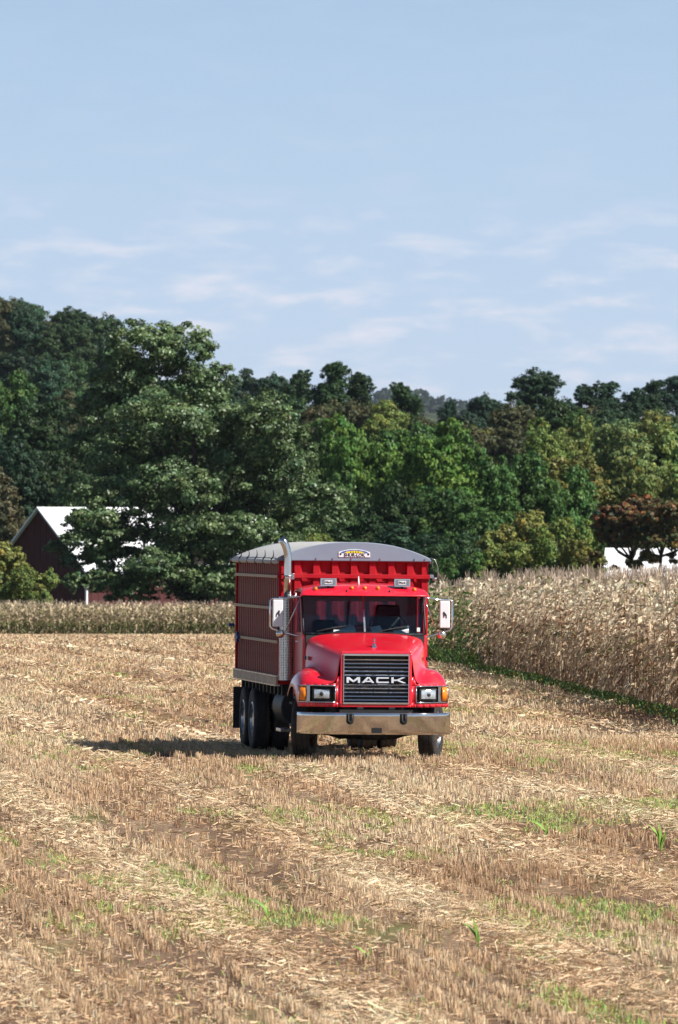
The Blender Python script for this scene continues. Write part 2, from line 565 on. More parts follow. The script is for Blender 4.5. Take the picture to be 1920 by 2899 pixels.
# hood and fenders: one loft, mirrored about x = 0
ST = [  # y, [(x, z)] from the centre out
    (0.13, [(0, 1.765), (.30, 1.762), (.555, 1.735), (.59, 1.60), (.615, 1.36), (.66, 1.245), (.84, 1.235), (1.07, 1.232), (1.175, 1.19), (1.195, .88)]),
    (0.24, [(0, 1.79), (.31, 1.787), (.575, 1.757), (.62, 1.61), (.65, 1.38), (.71, 1.29), (.86, 1.31), (1.07, 1.295), (1.18, 1.22), (1.205, .885)]),
    (0.45, [(0, 1.83), (.33, 1.827), (.63, 1.795), (.68, 1.64), (.715, 1.46), (.78, 1.375), (.90, 1.41), (1.07, 1.39), (1.185, 1.29), (1.215, .98)]),
    (0.75, [(0, 1.89), (.38, 1.885), (.72, 1.85), (.77, 1.69), (.80, 1.54), (.85, 1.455), (.94, 1.475), (1.08, 1.45), (1.19, 1.34), (1.22, 1.12)]),
    (1.10, [(0, 1.955), (.43, 1.95), (.82, 1.91), (.86, 1.74), (.885, 1.58), (.91, 1.48), (.97, 1.485), (1.09, 1.455), (1.195, 1.34), (1.222, 1.20)]),
    (1.50, [(0, 2.03), (.49, 2.02), (.93, 1.975), (.955, 1.80), (.965, 1.60), (.975, 1.46), (1.01, 1.44), (1.10, 1.40), (1.195, 1.28), (1.222, 1.14)]),
    (1.85, [(0, 2.035), (.49, 2.025), (.93, 1.98), (.955, 1.80), (.965, 1.55), (.975, 1.32), (1.01, 1.30), (1.10, 1.26), (1.195, 1.14), (1.222, .92)]),
]
rows = []
for j, (y, pr) in enumerate(ST):
    full = [(-x, z) for x, z in pr[:0:-1]] + pr
    row = []
    for x, z in full:
        yy = y
        k = abs(x)
        yy += sweep(k) * max(0, 1 - j / 3.0)
        if j == 6 and k < 0.97: yy = 1.56
        row.append((x, yy, z))
    rows.append(row)
mb = MB().grid(rows)
hood = mb.build('hood', M['red'], T, smooth=True, sub=2, solid=0.02)
# front fender faces beside the grille, closing the loft at the front, with a hole for the lamp housing
BX0, BX1, BZ0, BZ1 = 0.64, 1.185, 0.955, 1.215
for s in (-1, 1):
    mb = MB()
    xs_ = [0.535, 0.60, BX0, 0.75, 0.86, 0.97, 1.08, BX1, 1.197]
    top = [1.36, 1.36, 1.25, 1.238, 1.236, 1.236, 1.234, 1.222, 1.20]
    zs_ = [0.88, BZ0, BZ1, None]
    for i in range(len(xs_) - 1):
        xa, xb = xs_[i], xs_[i + 1]
        for k in range(3):
            if k == 1 and 2 <= i < len(xs_) - 2:
                continue
            za = zs_[k]; zb = zs_[k + 1]
            q = [(xa, za), (xb, za), (xb, zb if zb else top[i + 1]), (xa, zb if zb else top[i])]
            vs = [(s * x, 0.128 + sweep(x), z) for x, z in q]
            mb.add(vs, [(0, 1, 2, 3) if s > 0 else (3, 2, 1, 0)])
    mb.build('front_fender', M['red'], T, smooth=True, solid=0.015)
    # return lip down the outside of the fender is the loft itself; lamp housing behind the hole
    mb = MB()
    for i in range(2, len(xs_) - 2):
        xa, xb = xs_[i], xs_[i + 1]
        vs = [(s * xa, 0.19 + sweep(xa), BZ0 - .01), (s * xb, 0.19 + sweep(xb), BZ0 - .01), (s * xb, 0.19 + sweep(xb), BZ1 + .01), (s * xa, 0.19 + sweep(xa), BZ1 + .01)]
        mb.add(vs, [(0, 1, 2, 3) if s > 0 else (3, 2, 1, 0)])
    house = mb.build('lamp_housing', M['grille_dark'], T, solid=0.01)
    fr_pts = []
    N = 8
    for i in range(N + 1):
        x = BX0 + (BX1 - BX0) * i / N
        fr_pts.append((s * x, 0.118 + sweep(x), BZ0))
    lo = fr_pts
    hi = [(x, y, BZ1) for x, y, z in fr_pts]
    mb = MB().tube(lo, 0.011, 6).tube(hi, 0.011, 6)
    mb.tube([lo[0], hi[0]], 0.011, 6).tube([lo[-1], hi[-1]], 0.011, 6)
    mb.build('bezel', M['chrome'], house, smooth=True)
    # rectangular sealed-beam lamp
    xc = 0.845
    yc = 0.135 + sweep(xc)
    rot = -s * math.atan((sweep(xc + .1) - sweep(xc - .1)) / 0.2) * 0.6
    lamp = MB().box(-.155, .155, 0, .05, -.092, .092).build('headlight', M['black'], T, bevel=.012, loc=(s * xc, yc - .004, 1.083))
    lamp.rotation_euler = (0, 0, rot * -1)
    rr = []
    for iz in range(7):
        row = []
        for ix in range(9):
            u, v = ix / 4 - 1, iz / 3 - 1
            row.append((u * .122, -0.008 - .016 * (1 - u * u) * (1 - v * v) ** .5 if abs(v) < 1 else -0.008, v * .068))
        rr.append(row)
    MB().grid(rr).build('lens', M['lens'], lamp, smooth=True)
    MB().lathe([(0.0, -.028), (.03, -.027), (.034, -.022)], 'y', (0, 0, 0), 14).build('bulb_shield', M['darkdog'], lamp, smooth=True)
    fx = 1.04
    # amber corner lamp, wrapped round the fender corner
    q = []
    for x in (1.09, 1.13, 1.165, 1.192):
        q.append((s * x, 0.112 + sweep(x) + (.03 if x > 1.18 else 0), 0))
    rws = [[(x, y, BZ0 + .018) for x, y, z in q], [(x, y - .012, 1.083) for x, y, z in q], [(x, y, BZ1 - .018) for x, y, z in q]]
    MB().grid(rws, flip=(s < 0)).build('turn_signal', M['amber'], T, smooth=True, solid=0.012)
    q = [(s * x, 0.135 + sweep(x), 0) for x in (1.02, 1.085)]
    MB().grid([[(x, y, BZ0 + .012) for x, y, z in q], [(x, y, BZ1 - .012) for x, y, z in q]], flip=(s < 0)).build('lamp_divider', M['steel'], house, solid=.01)

# grille surround and bars
GX, GZ0, GZ1 = 0.522, 0.925, 1.722
mb = MB()
mb.prism([(-.56, .88), (.56, .88), (.56, GZ0), (-.56, GZ0)], .105, .17)
mb.prism([(-.56, GZ1), (.56, GZ1), (.553, 1.762), (-.553, 1.762)], .105, .17)
mb.prism([(-.575, GZ0), (-GX, GZ0), (-GX, GZ1), (-.56, GZ1)], .105, .17)
mb.prism([(GX, GZ0), (.575, GZ0), (.56, GZ1), (GX, GZ1)], .105, .17)
mb.build('grille_surround', M['red'], T, bevel=.012)
MB().box(-GX - .01, GX + .01, .19, .20, GZ0 - .01, GZ1 + .01).build('grille_backing', M['grille_dark'], T)
mb = MB()
mb.box(-GX, GX, .085, .15, GZ0, GZ0 + .034)
mb.box(-GX, GX, .085, .15, GZ1 - .036, GZ1)
mb.box(-GX, -GX + .014, .087, .15, GZ0 + .034, GZ1 - .036)
mb.box(GX - .014, GX, .087, .15, GZ0 + .034, GZ1 - .036)
grille = mb.build('grille', M['chrome'], T, bevel=.006)
gx = GX - .015
bar_me = MB().hexa([(-gx, 0, -.010), (gx, 0, -.010), (gx, .05, -.010), (-gx, .05, -.010), (-gx, .016, .010), (gx, .016, .010), (gx, .05, .010), (-gx, .05, .010)]).mesh('grille_bar', M['chrome'])
for z in [1.626, 1.567, 1.506, 1.444, 1.380, 1.236, 1.177, 1.115, 1.053, 0.996]:
    o = link('grille_bar', bar_me, grille, (0, .10, z))
# letters on the grille
LZ0, LZ1 = 1.262, 1.352
LW, LH = 0.225, LZ1 - LZ0
def letter(polys, x0, w):
    mb = MB()
    for p in polys:
        mb.prism([(x0 + a * w, LZ0 + c * LH) for a, c in p], .066, .10)
    mb.build('letter', M['chrome_letter'], grille, bevel=.004)
M['chrome_letter'] = paint('polished_letter_chrome', (0.72, 0.75, 0.82), 0.3, metal=0.25, var=0.04)
letter([[(0, 0), (.17, 0), (.17, .72), (.17, 1), (0, 1)], [(.83, 0), (1, 0), (1, 1), (.83, 1), (.83, .72)],
        [(.17, .55), (.5, .08), (.5, .42), (.20, 1), (.17, 1)], [(.5, .08), (.83, .55), (.83, 1), (.80, 1), (.5, .42)]], -.475, .215)
letter([[(0, 0), (.2, 0), (.56, .8), (.5, 1), (.40, 1)], [(.8, 0), (1, 0), (.62, 1), (.5, 1), (.56, .8)], [(.24, .16), (.76, .16), (.66, .38), (.34, .38)]], -.235, .20)
letter([[(0, .12), (.08, 0), (.16, .0), (.16, 1), (.08, 1), (0, .88)], [(.16, 0), (.95, 0), (1, .06), (1, .24), (.16, .24)], [(.16, .76), (1, .76), (1, .94), (.95, 1), (.16, 1)]], -.005, .20)
letter([[(0, 0), (.17, 0), (.17, 1), (0, 1)], [(.17, .36), (.34, .36), (.34, .62), (.17, .62)], [(.34, .62), (.28, .5), (.80, 0), (1.06, 0), (.54, .52)], [(.34, .38), (.54, .52), (1.0, 1), (.74, 1), (.28, .5)]], .235, .225)

# bumper: flat middle, swept wings, rolled top lip
BW = 1.22
prof = [(-BW, .33), (-1.0, .19), (-.70, .0), (-.35, -.005), (0, -.006), (.35, -.005), (.70, .0), (1.0, .19), (BW, .33)]
prof = [(-BW, .36), (-1.12, .245), (-.95, .115), (-.80, .035), (-.66, -.005), (0, -.012), (.66, -.005), (.80, .035), (.95, .115), (1.12, .245), (BW, .36)]
rr = []
for dz, dy in ((.450, .05), (.456, .022), (.50, .014), (.62, .003), (.74, -.008), (.786, -.009), (.795, .0), (.797, .05)):
    rr.append([(x, y + dy, dz) for x, y in prof])
bumper = MB().grid(rr).build('bumper', M['bumper'], T, smooth=True, solid=.008)
for x in (-.425, .425):
    pts = [(x - .058, .79 - .005), (x - .058, .66), (x - .045, .625), (x, .605), (x + .045, .625), (x + .058, .66), (x + .058, .785)]
    MB().prism(pts, -.030, .02).build('tow_slot', M['black'], bumper, bevel=.006)
    MB().tube([(x - .03, -.036, .78), (x - .03, -.04, .67), (x, -.042, .645), (x + .03, -.04, .67), (x + .03, -.036, .78)], .012, 7).build('tow_hook', M['black'], bumper, smooth=True)
MB().box(-.08, .08, -.034, -.015, .475, .555).build('plate_recess', M['black'], bumper)
# hood ornament: small chrome figure on a wedge pedestal
mb = MB()
mb.hexa([(-.04, .36, 1.795), (.04, .36, 1.795), (.04, .46, 1.81), (-.04, .46, 1.81), (-.018, .385, 1.88), (.018, .385, 1.88), (.018, .44, 1.88), (-.018, .44, 1.88)])
mb.ball((0, .41, 1.905), .022, .034, .026)
mb.ball((0, .39, 1.945), .019, .022, .022)
mb.build('hood_ornament', M['chrome'], T, smooth=False, bevel=.003)
for x in (-.25, .25):
    MB().box(x - .05, x + .05, .10, .18, .84, .88).build('hood_latch', M['black'], T, bevel=.008)

for s in (-1, 1):
    MB().box(s * .975 - .012, s * .975 + .012, 1.30, 1.42, 1.60, 1.66).build('hood_catch', M['black'], hood, bevel=.004)
MB().tube([(-.94, 1.535, 1.985), (-.5, 1.53, 2.028), (0, 1.53, 2.038), (.5, 1.53, 2.028), (.94, 1.535, 1.985)], .009, 6).build('cowl_seal', M['black'], hood, smooth=True)
# cab shell
CW = 1.0
def cab_panel(name, mb, mat='red', parent=T, **kw):
    return mb.build(name, M[mat], parent, **kw)
mb = MB()
mb.box(-CW, CW, 2.70, 2.76, 1.0, 2.12).box(-CW, CW, 2.70, 2.76, 2.52, 2.66)
mb.box(-CW, -.64, 2.70, 2.76, 2.12, 2.52).box(.64, CW, 2.70, 2.76, 2.12, 2.52)
cab_panel('cab_rear_wall', mb)
MB().box(-.64, .64, 2.725, 2.731, 2.12, 2.52).build('rear_window', M['glass'], T)
MB().box(-CW, CW, 1.56, 2.70, .95, 1.0).build('cab_floor', M['interior'], T)
MB().box(-.95, .95, 1.50, 1.58, 1.02, 1.985).build('firewall', M['interior'], T)
for s in (-1, 1):
    x0, x1 = (s * CW, s * (CW - .05)) if s < 0 else (s * (CW - .05), s * CW)
    door = MB().box(x0, x1, 1.63, 2.42, 1.02, 2.03).build('door', M['red'], T, bevel=.012)
    MB().box(x0 + (-.02 if s < 0 else .05), x1 + (-.05 if s < 0 else .02), 2.28, 2.38, 1.86, 1.89).build('handle', M['chrome'], door, bevel=.005)
    xm = s * (CW - .03)
    MB().add([(xm, 1.72, 2.035), (xm, 2.42, 2.035), (xm, 2.42, 2.58), (xm, 1.93, 2.58)], [(0, 1, 2, 3)]).build('window', M['glass'], door, solid=.005)
    # pillars
    mb = MB()
    a, bq = Vector((s * .975, 1.625, 1.96)), Vector((s * .975, 1.935, 2.64))
    d = .055
    mb.hexa([(a.x - .022, a.y, a.z), (a.x + .022, a.y, a.z), (a.x + .022, a.y + d * 1.6, a.z), (a.x - .022, a.y + d * 1.6, a.z),
             (bq.x - .022, bq.y, bq.z), (bq.x + .022, bq.y, bq.z), (bq.x + .022, bq.y + d * 1.6, bq.z), (bq.x - .022, bq.y + d * 1.6, bq.z)])
    mb.build('windscreen_pillar', M['red'], T, bevel=.012)
    MB().box(x0, x1, 2.43, 2.70, 1.02, 2.66).build('cab_side_panel', M['red'], T, bevel=.01)
    MB().box(x0 + .003, x1 - .003, 1.57, 1.62, 1.05, 1.96).build('cowl_side', M['red'], T)
# roof with sun visor
rr = []
secs = [(1.44, 2.625, 2.635), (1.45, 2.640, 2.655), (1.58, 2.735, 2.70), (1.72, 2.79, 2.72), (2.0, 2.83, 2.74), (2.5, 2.83, 2.74), (2.74, 2.79, 2.72), (2.80, 2.68, 2.66)]
for i, (y, zc, ze) in enumerate(secs):
    hw = 1.045 if i < 2 else (1.03 if i < 3 else 1.01)
    row = []
    for u in (-1, -.985, -.93, -.8, -.5, 0, .5, .8, .93, .985, 1):
        k = abs(u)
        z = zc - (zc - ze) * k ** 4 - (.012 * k * k)
        if k == 1: z = ze - .055
        yy = y + (.12 * k ** 6 if i < 3 else 0)
        row.append((u * hw, yy, z))
    rr.append(row)
roof = MB().grid(rr).build('cab_roof', M['red'], T, smooth=True, sub=1, solid=.02)
mb = MB().box(-.94, .94, 1.9, 2.70, 2.60, 2.63)
mb.build('headliner', M['interior'], T)
# windscreen: two panes and a centre post
zb, zt = 2.035, 2.64
def wsy(x, z): return 1.555 + (z - zb) / (zt - zb) * .31 + .05 * (abs(x) / .95) ** 2
for s in (-1, 1):
    rr = []
    for k in range(5):
        z = zb - .03 + (zt - zb + .03) * k / 4
        rr.append([(s * (.012 + .965 * i / 6), wsy(.012 + .965 * i / 6, z), z) for i in range(7)])
    MB().grid(rr, flip=(s < 0)).build('windscreen', M['glass'], T, smooth=True)
MB().hexa([(-.014, wsy(0, zb) - .02, zb - .02), (.014, wsy(0, zb) - .02, zb - .02), (.014, wsy(0, zb) + .01, zb - .02), (-.014, wsy(0, zb) + .01, zb - .02),
           (-.014, wsy(0, zt) - .02, zt), (.014, wsy(0, zt) - .02, zt), (.014, wsy(0, zt) + .01, zt), (-.014, wsy(0, zt) + .01, zt)]).build('windscreen_post', M['steel'], T)
# black seal round the glass
mb = MB()
pts = [(x, wsy(x, zb) - .008, zb - .025) for x in np.linspace(-.98, .98, 15)]
mb.tube(pts, .014, 6)
for s in (-1, 1):
    mb.tube([(s * .98, wsy(.98, z) - .006, z) for z in np.linspace(zb - .02, zt, 5)], .016, 6)
mb.build('windscreen_seal', M['black'], T, smooth=True)
for x0, x1 in ((-.36, -.72), (.62, .28)):
    mb = MB().tube([(x1 - .05, 1.545, 2.045), (x0 * .3 + x1 * .7, wsy(x0, 2.07) - .03, 2.085), (x0, wsy(x0, 2.14) - .025, 2.125)], .009, 5)
    mb.tube([(x0 - .28, wsy(x0, 2.1) - .02, 2.062), (x0 + .06, wsy(x0, 2.14) - .02, 2.135)], .013, 5)
    mb.build('wiper', M['black'], T)
# inside the cab
MB().prism([(-.93, 1.86), (.93, 1.86), (.93, 2.03), (-.93, 2.03)], 1.60, 1.95).build('dashboard', M['dash'], T, bevel=.02)
MB().box(.28, .78, 1.90, 2.02, 2.03, 2.09).build('instrument_hood', M['dash'], T, bevel=.02)
mb = MB()
ring = [(.52 + .21 * math.cos(a), 2.06 + .06 * math.sin(a), 2.12 + .20 * math.sin(a)) for a in np.linspace(0, 2 * math.pi, 25)]
mb.tube(ring, .014, 6, caps=False)
mb.tube([(.31, 2.06, 2.12), (.73, 2.06, 2.12)], .012, 5).tube([(.52, 2.06, 2.12), (.52, 1.93, 2.03)], .02, 5)
mb.build('steering_wheel', M['black'], T, smooth=True)
for x, w in ((.50, .50), (-.52, .46)):
    z1 = 2.47 if x > 0 else 2.22
    seat = MB().box(x - w / 2, x + w / 2, 2.10, 2.60, 1.30, 1.50).build('seat', M['interior'], T, bevel=.04)
    MB().hexa([(x - w / 2, 2.48, 1.46), (x + w / 2, 2.48, 1.46), (x + w / 2, 2.62, 1.46), (x - w / 2, 2.62, 1.46),
               (x - w / 2 + .06, 2.56, z1), (x + w / 2 - .06, 2.56, z1), (x + w / 2 - .06, 2.67, z1), (x - w / 2 + .06, 2.67, z1)]).build('backrest', M['interior'], seat, bevel=.04)
# windscreen sticker
MB().box(.84, .89, 1.585, 1.588, 2.055, 2.12).build('sticker', M['paper'], T)
# papers lie in the cab: things of their own, resting on the dashboard
def world_pt(p):
    bpy.context.view_layer.update()
    return truck.matrix_world @ Vector(p)
for i, (x, y, w, dpt, a, lab) in enumerate([(-.33, 1.665, .36, .15, .1, 'white papers spread on the dashboard left of the windscreen post'),
                                           (.60, 1.665, .24, .14, -.2, 'white paper on the dashboard near the driver side of the windscreen'),
                                           (.19, 1.655, .17, .11, .15, 'small white paper on the dashboard just right of the windscreen post')]):
    mb = MB()
    mb.hexa([(-w / 2, -dpt / 2, .0), (w / 2, -dpt / 2, .0), (w / 2, dpt / 2, .0), (-w / 2, dpt / 2, .0), (-w / 2, -dpt / 2, .035), (w / 2, -dpt / 2, .045), (w / 2, dpt / 2, .115), (-w / 2, dpt / 2, .09)])
    o = mb.build('paper', M['paper'])
    o.location = world_pt((x, y, 2.034)); o.rotation_euler = (0, R(.55), YAW + a)
    tag(o, lab, 'paper')
# roof marker lamps, work lamps, visor slots, antenna
for x in (-.79, -.21, 0.0, .21, .80):
    k = abs(x)
    y = 1.60 + .10 * k ** 6
    z = 2.742 - (.045 * k ** 4)
    mb = MB().ball((0, 0, 0), .034, .05, .034, 10, 6)
    mb.build('marker_lamp', M['amber'], T, smooth=True, loc=(x, y, z))
for x in (-.30, .405):
    pass
for x in (-.30, .39):
    MB().ball((0, 0, 0), .014, .022, .033, 8, 6).build('visor_slot', M['black'], T, smooth=True, loc=(x, 1.525, 2.69))


def text_mesh(body, size, name, ext=.002, shear=0.0, bold=0.0):
    cu = bpy.data.curves.new(name, 'FONT')
    cu.body = body; cu.size = size; cu.extrude = ext; cu.align_x = 'CENTER'; cu.align_y = 'CENTER'; cu.shear = shear; cu.offset = bold; cu.resolution_u = 2
    o = bpy.data.objects.new(name, cu); COL.objects.link(o)
    bpy.context.view_layer.update()
    dg = bpy.context.evaluated_depsgraph_get()
    me = bpy.data.meshes.new_from_object(o.evaluated_get(dg))
    me.transform(Matrix.Rotation(R(90), 4, 'X'))
    bpy.data.objects.remove(o); bpy.data.curves.remove(cu)
    me.name = name
    return me


for x in (-.585, .60):
    lampo = MB().box(-.125, .125, 0, .11, 0, .115).build('work_lamp', M['black'], T, bevel=.014, loc=(x, 1.60, 2.775))
    MB().box(-.128, .128, -.006, .0, -.004, .014).box(-.128, .128, -.006, 0, .101, .119).box(-.128, -.112, -.006, 0, .014, .101).box(.112, .128, -.006, 0, .014, .101).build('lamp_rim', M['chrome'], lampo, bevel=.003)
    MB().box(-.112, .112, -.004, .004, .014, .101).build('lamp_face', M['steel'], lampo)
    MB().box(-.06, .06, -.008, -.003, .028, .088).build('name_plate', M['white'], lampo)
    tm = text_mesh('Mack', .05, 'name_text', bold=.001)
    tm.materials.append(M['printblack'])
    link('name_text', tm, lampo, (0, -.009, .058))
    MB().tube([(0, .05, -.04), (0, .05, .01)], .018, 6).build('lamp_bracket', M['black'], lampo)
MB().tube([(-.08, 1.78, 2.78), (-.08, 1.78, 2.84), (-.08, 1.79, 2.93)], [.02, .014, .006], 7).build('antenna', M['white'], T, smooth=True)

# mirrors on tube brackets
for s in (-1, 1):
    xm = s * 1.345
    y = 2.02
    mb = MB()
    xo = s * 1.47
    pts = [(s * 1.0, 1.90, 2.60), (s * 1.10, 1.96, 2.585), (s * 1.22, y, 2.565), (xo - s * .03, y, 2.56), (xo, y, 2.53), (xo, y, 2.12), (xo - s * .03, y, 2.08), (s * 1.25, y, 2.02), (s * .98, 1.80, 1.955)]
    mb.tube(pts, .015, 8)
    mb.tube([(s * 1.0, 1.90, 2.58), (s * 1.22, y, 2.04)], .009, 6)
    arm = mb.build('mirror_bracket', M['chrome'], T, smooth=True)
    mir = MB().box(-.082, .082, 0, .06, -.215, .215).build('mirror', M['white'], T, bevel=.015, loc=(xm, y - .03, 2.325))
    # dark walking-dog badge on the back of the mirror
    d = s
    poly = [(-.035, -.055), (-.022, -.055), (-.018, -.02), (.006, -.005), (.012, -.045), (.024, -.045), (.026, 0.0), (.034, .03), (.024, .05), (.006, .045), (.0, .03), (-.022, .012), (-.034, -.01)]
    if s < 0: MB().prism([(a * .9, c) for a, c in poly], -.008, .002).build('badge', M['darkdog'], mir)
    else: MB().prism([(-a * .9, c) for a, c in poly][::-1], -.008, .002).build('badge', M['darkdog'], mir)
    MB().ball((0, 0, 0), .075, .05, .07, 14, 8).build('spot_mirror', M['mirror'], T, smooth=True, loc=(s * 1.30, y, 2.0))
    MB().tube([(s * 1.33, y, 2.06), (s * 1.33, y, 2.12)], .02, 6).build('mirror_clamp', M['black'], T)

# exhaust stack with perforated muffler guard
ex, ey = -1.085, 2.90
mb = MB().lathe([(.0, 2.585), (.125, 2.585), (.135, 2.575), (.135, 1.24), (.12, 1.23), (0, 1.23)], 'z', (ex, ey, 0), 24)
muf = mb.build('muffler_guard', M['perf'], T, autos=40)
MB().lathe([(.138, 0), (.143, .01), (.138, .03)], 'z', (ex, ey, 2.55), 24).build('guard_band', M['chrome'], muf, smooth=True)
pts = [(ex, ey, 2.56), (ex, ey, 2.9), (ex, ey, 3.2), (ex - .006, ey, 3.27), (ex - .02, ey, 3.34), (ex - .04, ey, 3.40), (ex - .075, ey, 3.47), (ex - .11, ey + .01, 3.53)]
st = MB().tube(pts, [.064] * 6 + [.063, .05], 18, caps=False).build('exhaust_stack', M['stack'], T, smooth=True, solid=.004)
MB().lathe([(.066, 0), (.072, .006), (.072, .024), (.066, .03)], 'z', (ex, ey, 2.90), 18).build('stack_clamp', M['steel'], st, smooth=True)
MB().box(ex + .055, ex + .10, ey - .03, ey + .03, 2.86, 2.96).build('stack_bolt', M['steel'], st, bevel=.006)
MB().box(ex - .11, ex - .055, ey - .03, ey + .03, 2.87, 2.93).build('stack_bolt', M['boxred'], st, bevel=.006)
MB().tube([(ex + .14, ey - .12, 2.5), (ex + .14, ey - .12, 1.35)], .016, 8).build('grab_rail', M['chrome'], T, smooth=True)
MB().box(ex - .02, ex + .20, ey - .05, ey + .02, 2.52, 2.60).build('stack_bracket', M['steel'], T, bevel=.01)

# frame and running gear
MB().box(-.46, -.36, .30, 9.3, .72, .98).box(.36, .46, .30, 9.3, .72, .98).build('frame_rail', M['black'], T)
MB().box(-.58, .58, .05, .25, .62, .84).build('bumper_mount', M['black'], T)
MB().box(-.40, .40, .35, 1.7, .55, 1.2).build('engine_block', M['black'], T, bevel=.05)
MB().box(-.7, .7, .34, .45, .60, .80).build('front_apron', M['black'], T)
mb = MB().tube([(-1.0, 1.15, .52), (-.6, 1.15, .47), (-.45, 1.15, .42), (.45, 1.15, .42), (.6, 1.15, .47), (1.0, 1.15, .52)], .07, 8)
mb.build('front_axle', M['black'], T)
MB().box(-.14, .30, .9, 1.5, .34, .56).build('oil_pan', M['black'], T, bevel=.04)
for y in (6.95, 8.3):
    mb = MB().tube([(-1.0, y, .53), (1.0, y, .53)], .09, 10)
    mb.ball((0, y, .53), .24, .22, .24)
    mb.build('rear_axle', M['black'], T, smooth=True)
MB().box(-.60, .60, 3.2, 3.5, .50, .75).build('crossmember', M['black'], T)
MB().tube([(0, 1.7, .62), (0, 6.9, .55)], .07, 8).build('drive_shaft', M['black'], T)
for s in (-1, 1):
    MB().lathe([(0, -.62), (.29, -.62), (.31, -.60), (.31, .60), (.29, .62), (0, .62)], 'y', (s * .84, 3.75, .80), 28).build('fuel_tank', M['black'], T, autos=40)
    MB().box(s * 1.08 - .09, s * 1.08 + .09, 3.05, 3.65, .40, .46).build('tank_step', M['steel'], T, bevel=.01)
    stp = MB().box(s * .86 - .20, s * .86 + .20, 2.1, 2.75, .50, .55).build('cab_step', M['black'], T, bevel=.01)
    MB().box(s * .86 - .20, s * .86 + .20, 2.0, 2.75, .86, .90).build('step_tread', M['black'], stp, bevel=.01)
    MB().box(s * 1.0 - .28, s * 1.0 + .28, 9.02, 9.04, .30, 1.0).build('mud_flap', M['rubber'], T)
    MB().box(s * .86 - .26, s * .86 + .26, 1.86, 1.88, .40, .95).build('splash_panel', M['black'], T)

RT = .515
tyre_prof = [(.30, -.125), (.34, -.132), (.42, -.138), (.48, -.132), (.505, -.118), (RT, -.10), (RT, -.052), (.503, -.05), (.503, -.04), (RT, -.038), (RT, .038), (.503, .04), (.503, .05), (RT, .052), (RT, .10), (.505, .118), (.48, .132), (.42, .138), (.34, .132), (.30, .125)]
tyre_me = MB().lathe(tyre_prof, 'x', (0, 0, 0), 48).mesh('tyre', M['rubber'], True)
tyre_me.set_sharp_from_angle(angle=R(50))
# rims face +x: steer rims bulge out, drive rims dish in
def rim_mesh(disc, name):
    mb = MB()
    if disc > 0:
        pr = [(.30, -.12), (.295, .12), (.27, .128), (.255, .11), (.24, .085), (.20, .07), (.17, .10), (.155, .12), (.12, .135), (.115, .19), (.07, .205), (.0, .207)]
    else:
        pr = [(.30, -.12), (.295, .12), (.27, .125), (.262, .06), (.25, -.03), (.21, -.05), (.14, -.05), (.13, .05), (.12, .10), (.0, .105)]
    mb.lathe(pr, 'x', (0, 0, 0), 40)
    for k in range(10):
        a = 2 * math.pi * k / 10
        x = .125 if disc > 0 else -.04
        mb.tube([(x - .03, .14 * math.cos(a), .14 * math.sin(a)), (x + .02, .14 * math.cos(a), .14 * math.sin(a))], .014, 6)
    me = mb.mesh(name, M['steel'], True)
    me.set_sharp_from_angle(angle=R(35))
    return me
hole_me = MB().lathe([(.0, .004), (.024, .004), (.026, -.01)], 'x', (0, 0, 0), 10).mesh('hand_hole', M['black'])
rim_f, rim_r = rim_mesh(1, 'steer_rim'), rim_mesh(-1, 'drive_rim')
def wheel(x, y, yaw, out, front):
    w = link('wheel', rim_f if front else rim_r, T, (x, y, RT - .01))
    w.rotation_euler = (0, 0, yaw + (0 if out > 0 else math.pi))
    link('tyre', tyre_me, w)
    if front:
        for k in range(10):
            an = 2 * math.pi * (k + .5) / 10
            link('hand_hole', hole_me, w, (.084, .215 * math.cos(an), .215 * math.sin(an)))
    return w
STEER = R(-17)
wheel(-1.0, 1.18, STEER, -1, True)
wheel(1.02, 1.18, STEER, 1, True)
for y in (6.95, 8.3):
    for s in (-1, 1):
        wheel(s * 1.07, y, 0, s, False)
        wheel(s * .74, y, 0, s, False)

# grain box
BXW, BY0, BY1, BZ_0, BZ_1 = 1.215, 3.06, 9.42, 1.30, 3.17
MB().box(-BXW, BXW, BY0, BY1, 1.17, 1.30).build('box_floor', M['boxred'], T)
MB().box(-BXW + .05, BXW - .05, BY0 + .05, BY0 + .09, 1.30, 3.17).build('front_wall', M['boxred'], T)
# front ribs: hat sections with sloping flanks
rib_me = MB()
for (z0, z1) in ((1.32, 2.885), (2.955, 3.15)):
    rib_me.add([(-.062, 0.07, z0), (-.045, 0.0, z0), (.045, 0.0, z0), (.092, .07, z0), (-.062, .07, z1), (-.045, 0.0, z1), (.045, 0.0, z1), (.092, .07, z1)],
               [(0, 1, 5, 4), (1, 2, 6, 5), (2, 3, 7, 6), (4, 5, 6, 7), (3, 2, 1, 0)])
rib_me = rib_me.mesh('front_rib', M['boxred'])
for i in range(7):
    link('front_rib', rib_me, T, (-.915 + i * .305, BY0 - .02, 0))
for s in (-1, 1):
    x0 = -BXW if s < 0 else BXW - .11
    MB().box(x0, x0 + .11, BY0 - .012, BY0 + .10, 1.302, 3.16).build('corner_post', M['boxred'], T, bevel=.01)
    MB().box(x0, x0 + .11, BY1 - .10, BY1 + .01, 1.302, 3.16).build('corner_post', M['boxred'], T, bevel=.01)
MB().box(-BXW - .03, BXW + .03, BY0 - .055, BY0 - .022, 2.885, 2.955).build('front_rail', M['boxred'], T, bevel=.008)
MB().box(-BXW, BXW, BY0 - .02, BY0 + .03, 3.15, 3.205).build('top_rail', M['boxred'], T)
MB().box(-BXW + .05, BXW - .05, BY1 - .06, BY1 - .01, 1.30, 3.17).build('tailgate', M['boxred'], T)
NR = 22
LEN = BY1 - BY0 - .24
